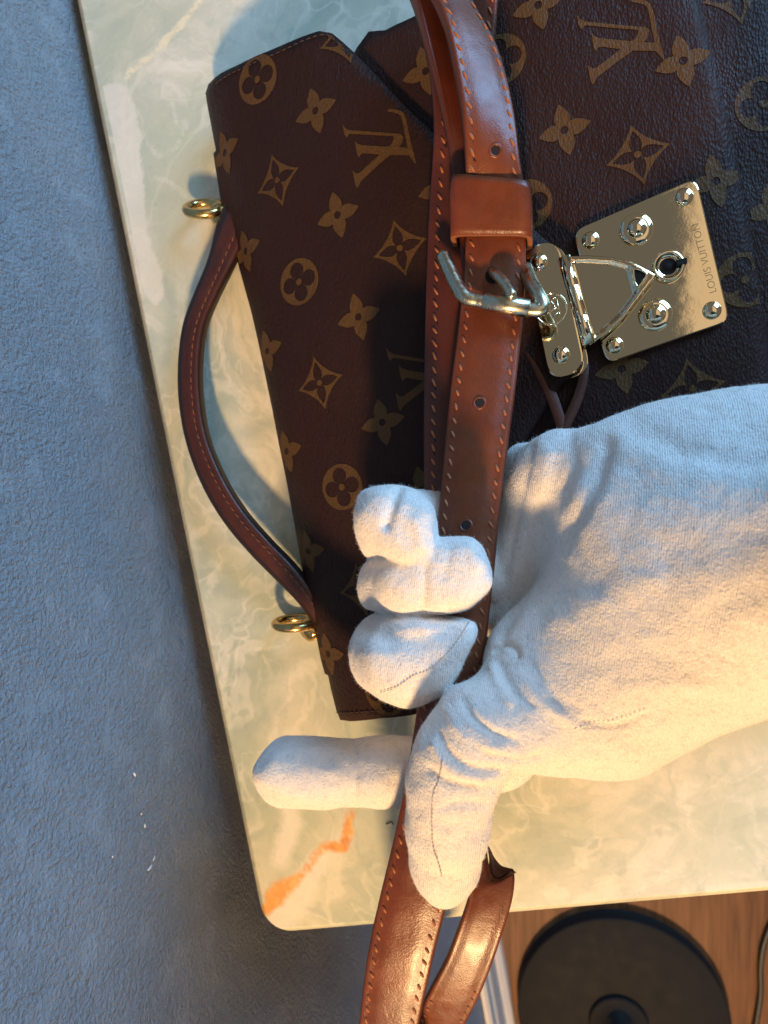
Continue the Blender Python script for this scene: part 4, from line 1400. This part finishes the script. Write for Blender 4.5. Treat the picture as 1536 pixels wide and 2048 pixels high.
# light smoothing
def laplace(v, f, it, lam=0.5):
    e = np.vstack([f[:, [0, 1]], f[:, [1, 2]], f[:, [2, 3]], f[:, [3, 0]]])
    for _ in range(it):
        s = np.zeros_like(v); n_ = np.zeros(len(v))
        np.add.at(s, e[:, 0], v[e[:, 1]]); np.add.at(s, e[:, 1], v[e[:, 0]])
        np.add.at(n_, e[:, 0], 1); np.add.at(n_, e[:, 1], 1)
        v = v + lam * (s / np.maximum(n_, 1)[:, None] - v)
    return v
hv_ = laplace(hv_, hf_, 3)
def vnormals(v, f):
    n_ = np.cross(v[f[:, 2]] - v[f[:, 0]], v[f[:, 3]] - v[f[:, 1]])
    out = np.zeros_like(v)
    for k in range(4):
        np.add.at(out, f[:, k], n_)
    return out / np.maximum(np.linalg.norm(out, axis=1)[:, None], 1e-12)
nn = vnormals(hv_, hf_)
pp = project(hv_)
facing = np.clip(((CAM_C - hv_) / np.linalg.norm(CAM_C - hv_, axis=1)[:, None] * nn).sum(1) * 2.2, 0, 1)
# folds of the cotton: polylines over the glove (px), width px, depth mm (negative pushes in)
FOLDS = [
    ([(1212, 893), (1190, 960), (1150, 1040), (1090, 1125), (1030, 1210), (1000, 1262)], 17, -2.2),
    ([(1062, 895), (1050, 960), (1030, 1060), (1010, 1150)], 9, -0.9),
    ([(1095, 905), (1082, 970), (1062, 1040)], 16, 0.7),
    ([(990, 1300), (1008, 1288), (1030, 1296), (1035, 1312)], 7, -1.6),
    ([(1000, 1330), (1012, 1355), (1030, 1385), (1060, 1410)], 8, -0.9),
    ([(985, 1335), (995, 1370), (1020, 1405)], 9, 1.0),
    ([(925, 1400), (945, 1435), (985, 1465), (1030, 1480)], 9, -1.2),
    ([(900, 1425), (915, 1460), (950, 1490), (1000, 1500)], 11, 0.9),
    ([(880, 1470), (900, 1505), (945, 1535), (1000, 1540)], 8, -1.1),
    ([(868, 1490), (885, 1525), (920, 1550), (960, 1560), (985, 1555)], 9, 0.8),
    ([(860, 1540), (900, 1565), (950, 1572)], 8, -1.0),
    ([(940, 1485), (975, 1505), (1040, 1520), (1080, 1512)], 6, -0.7),
    ([(880, 1618), (915, 1606), (965, 1608)], 9, -0.6),
    ([(845, 1640), (880, 1668), (930, 1660)], 12, 0.5),
    ([(855, 1745), (880, 1752), (905, 1748)], 8, -0.6),
    ([(1100, 1400), (1160, 1440), (1230, 1450), (1290, 1430)], 7, -0.7),
    ([(1040, 1350), (1090, 1410), (1150, 1440)], 12, 0.7),
    ([(1065, 1330), (1110, 1390), (1160, 1420)], 9, -0.6),
    ([(800, 968), (785, 1005), (772, 1050)], 10, -2.2),
    ([(815, 985), (800, 1030)], 10, 0.6),
    ([(740, 1250), (790, 1275), (850, 1275), (900, 1250)], 30, -2.6),
    ([(850, 1135), (848, 1180), (846, 1215)], 8, -0.9),
    ([(706, 1480), (712, 1540), (708, 1610)], 6, -0.6),
    ([(640, 1478), (655, 1520)], 14, -0.4),
    ([(512, 1520), (535, 1490), (562, 1468)], 18, -1.6), ([(520, 1590), (560, 1612), (600, 1625)], 18, -1.4), ([(600, 1500), (690, 1505)], 12, 0.5), ([(830, 1040), (845, 1090)], 12, 0.7), ([(900, 1090), (890, 1150)], 11, -0.7), ([(940, 1075), (955, 1130)], 12, 0.6),
    ([(1536, 870), (1480, 880), (1440, 910)], 20, -0.8),
    ([(1536, 1180), (1470, 1190), (1420, 1240), (1400, 1300)], 26, -0.5),
    ([(1536, 1060), (1440, 1090), (1340, 1110)], 40, -0.8),
    ([(1330, 1000), (1280, 1100), (1220, 1200)], 50, 0.6),
    ([(1280, 860), (1360, 900), (1450, 920), (1536, 925)], 22, -0.8), ([(1260, 900), (1350, 945), (1470, 965)], 26, 0.6),
    ([(1120, 1240), (1200, 1200), (1300, 1160)], 30, 0.7), ([(1180, 1330), (1290, 1310), (1400, 1330), (1500, 1310)], 26, -0.4),
    ([(1250, 1380), (1340, 1370), (1430, 1375)], 20, 0.6), ([(1040, 1200), (1080, 1150), (1120, 1090)], 12, 0.9), ([(1140, 870), (1150, 930), (1130, 980)], 12, -0.6),
]
disp = np.zeros(len(hv_))
for line, w, dep in FOLDS:
    d = line_dist(pp, np.array(catmull(np.array([(a, b, 0.0) for a, b in line]), 30))[:, :2])
    disp += dep * np.exp(-(d / w) ** 2)
lown = np.array([mnoise.noise(Vector(q * 70)) * 0.35 + mnoise.noise(Vector(q * 190)) * 0.28 + mnoise.noise(Vector(q * 420)) * 0.12 - abs(mnoise.noise(Vector((q[0] * 95, q[1] * 150, q[2] * 95 + 5)))) * 0.30 for q in hv_])
hv_ = hv_ + nn * ((disp * facing + lown) / 1000.0)[:, None]
hand = thing('gloved_hand', 'white cotton gloved hand gripping the tan strap, thumb and index finger extended', 'hand', tuple(P(1150, 1250, 0.06)))
glove = mesh_obj('glove', hv_, hf_, M['cotton'], hand)
nn = vnormals(hv_, hf_)

t = NT('grey_sleeve_cloth'); c = t.coord()
t.set(Base_Color=t.mix(t.noise(c, 200, 4), (0.12, 0.12, 0.13), (0.08, 0.08, 0.09)), Roughness=0.9); t.bump(t.noise(c, 700, 3), 0.0006, 0.5); M['sleeve'] = t.m
slp = catmull([P(1745, 1090, .106), P(1900, 1068, .116), P(2100, 1040, .140), P(2400, 1000, .185), P(2800, 940, .245)], 30)
v, f = tube_mesh(slp, 0.042 + 0.010 * np.linspace(0, 1, 30) + 0.0012 * np.sin(np.arange(30) * 1.7), 32)
mesh_obj('sleeve', v, f, M['sleeve'], hand)

# seam stitching on the glove: short threads lying on the surface along picked lines
from mathutils.kdtree import KDTree
front_v = np.nonzero(facing > 0.15)[0]
pp = project(hv_)
order = front_v[np.argsort(-hv_[front_v, 2])]
kd = KDTree(len(front_v))
for i in front_v:
    kd.insert((pp[i, 0], pp[i, 1], 0), int(i))
kd.balance()
def on_glove(x, y):
    best = None
    for co, i, d in kd.find_n((x, y, 0), 10):
        if best is None or hv_[i, 2] > hv_[best, 2]:
            best = i
    w = P(x, y, hv_[best, 2])
    return w, nn[best]
def seam(line, n, ln, rad, wiggle, mat, name='seam_stitching'):
    mb = MB()
    pts = catmull(np.array([(a, b, 0.0) for a, b in line]), n)
    for i in range(n - 1):
        a, na = on_glove(pts[i, 0] + random.uniform(-wiggle, wiggle), pts[i, 1] + random.uniform(-wiggle, wiggle))
        b, nb = on_glove(pts[i, 0] + (pts[i + 1, 0] - pts[i, 0]) * ln, pts[i, 1] + (pts[i + 1, 1] - pts[i, 1]) * ln + random.uniform(-wiggle, wiggle))
        v, f = tube_mesh([a + na * rad * 0.2, (a + b) / 2 + na * rad * 0.9, b + nb * rad * 0.2], [rad * 0.6, rad, rad * 0.6], 6)
        mb.add(v, f)
    o = mb.build(name, M[mat], glove)
    o['kind'] = 'stuff'
seam([(885, 1520), (878, 1560), (866, 1590), (864, 1640), (866, 1690), (878, 1730), (884, 1755)], 30, 0.8, 0.00022, 0.5, 'seam')
seam([(1150, 1458), (1180, 1450), (1220, 1442), (1260, 1430), (1295, 1418)], 17, 0.45, 0.00017, 1.3, 'fibre')
seam([(845, 1345), (870, 1330), (900, 1300), (925, 1265), (940, 1240)], 20, 0.6, 0.00022, 0.6, 'seam')
seam([(760, 1385), (790, 1375), (825, 1352), (845, 1345)], 14, 0.6, 0.00022, 0.6, 'seam')

# loose fuzz on the jersey
inview = (pp[hf_[:, 0], 0] < 1600) & (facing[hf_[:, 0]] > -1)
fsel = hf_[inview]
NF = 120000
pick = fsel[np.random.randint(0, len(fsel), NF)]
wgt = np.random.dirichlet((1, 1, 1, 1), NF)
bp = sum(hv_[pick[:, k]] * wgt[:, k:k + 1] for k in range(4))
bn = nn[pick[:, 0]]
rd = np.random.normal(size=(NF, 3))
dirn = bn * 0.75 + rd * 0.75
dirn /= np.linalg.norm(dirn, axis=1)[:, None]
dirn += bn * np.maximum(0, 0.15 - (dirn * bn).sum(1))[:, None]
ln = np.minimum(np.random.gamma(2.4, 0.00030, NF), 0.0013)[:, None]
sdv = np.cross(dirn, rd); sdv /= np.linalg.norm(sdv, axis=1)[:, None]
wid = 0.00004
Vf = np.stack([bp - sdv * wid, bp + sdv * wid, bp + dirn * ln], 1).reshape(-1, 3)
fz = mesh_obj('cotton_fuzz', Vf, np.arange(NF * 3).reshape(-1, 3), M['fibre'], glove, smooth=False)
fz['kind'] = 'stuff'

# ------------------------------------------------------------------ floor lamp base and its cord
lc = P(1240, 2016, FZ)
lr = float(np.linalg.norm(P(1448, 2012, FZ) - P(1032, 2012, FZ)) / 2)
t = NT('matt_black_powder_coat'); c = t.coord()
t.set(Base_Color=t.mix(t.noise(c, 14, 4), (0.011, 0.0105, 0.0105), (0.016, 0.0152, 0.015)), Roughness=t.ramp(t.noise(c, 50, 4), [(0.3, 0.6), (0.7, 0.75)]), Specular_IOR_Level=0.12); t.bump(t.noise(c, 800, 2), 0.0003, 0.3); M['powder'] = t.m
lamp = thing('floor_stand', 'flat black round stand base with a central socket on the brown wood floor', 'stand', (lc[0], lc[1], FZ))
v, f = lathe_mesh(np.array([lc[0], lc[1], FZ]), (0, 0, 1), [(0, 0.0006), (lr, 0.0006), (lr, 0.021), (lr - 0.001, 0.0235), (lr - 0.003, 0.0245), (lr * 0.5, 0.0265), (0, 0.027)], 96)
mesh_obj('base', v, f, M['powder'], lamp)
pc = P(1238, 2052, FZ + 0.031)
v, f = lathe_mesh(np.array([pc[0], pc[1], FZ + 0.029]), (0, 0, 1), [(0.040, 0.0), (0.040, 0.003), (0.037, 0.005), (0.018, 0.006), (0.016, 0.03), (0.0155, 0.031)], 48)
mesh_obj('collar', v, f, M['powder'], lamp)
v, f = tube_mesh([(pc[0], pc[1], FZ + 0.02), (pc[0], pc[1], FZ + 0.05), (pc[0], pc[1], FZ + 0.062)], [0.0125, 0.0125, 0.010], 20)
mesh_obj('socket', v, f, M['powder'], lamp)
t = NT('black_cable'); t.set(Base_Color=(0.015, 0.015, 0.015), Roughness=0.45); M['cable'] = t.m
cp = [P(x, y, FZ + 0.0042) for x, y in ((1600, 1790), (1552, 1835), (1530, 1880), (1521, 1930), (1521, 1985), (1514, 2035), (1506, 2080), (1508, 2150))]
v, f = tube_mesh(catmull(cp, 60), 0.0040, 12)
pcord = mesh_obj('power_cord', v, f, M['cable'])
pcord['label'] = 'thin black power cord lying on the wood floor beside the round stand base'
pcord['category'] = 'cord'
lw = [P(x, y, 0.0006) for x, y in ((772, 1648), (778, 1646), (784, 1644), (786, 1649))]
v, f = tube_mesh(catmull(lw, 12), 0.00028, 6)
lint = mesh_obj('lint_thread', v, f, M['thread_dark'])
lint['label'] = 'tiny brown thread of lint on the onyx below the index finger'
lint['category'] = 'lint'
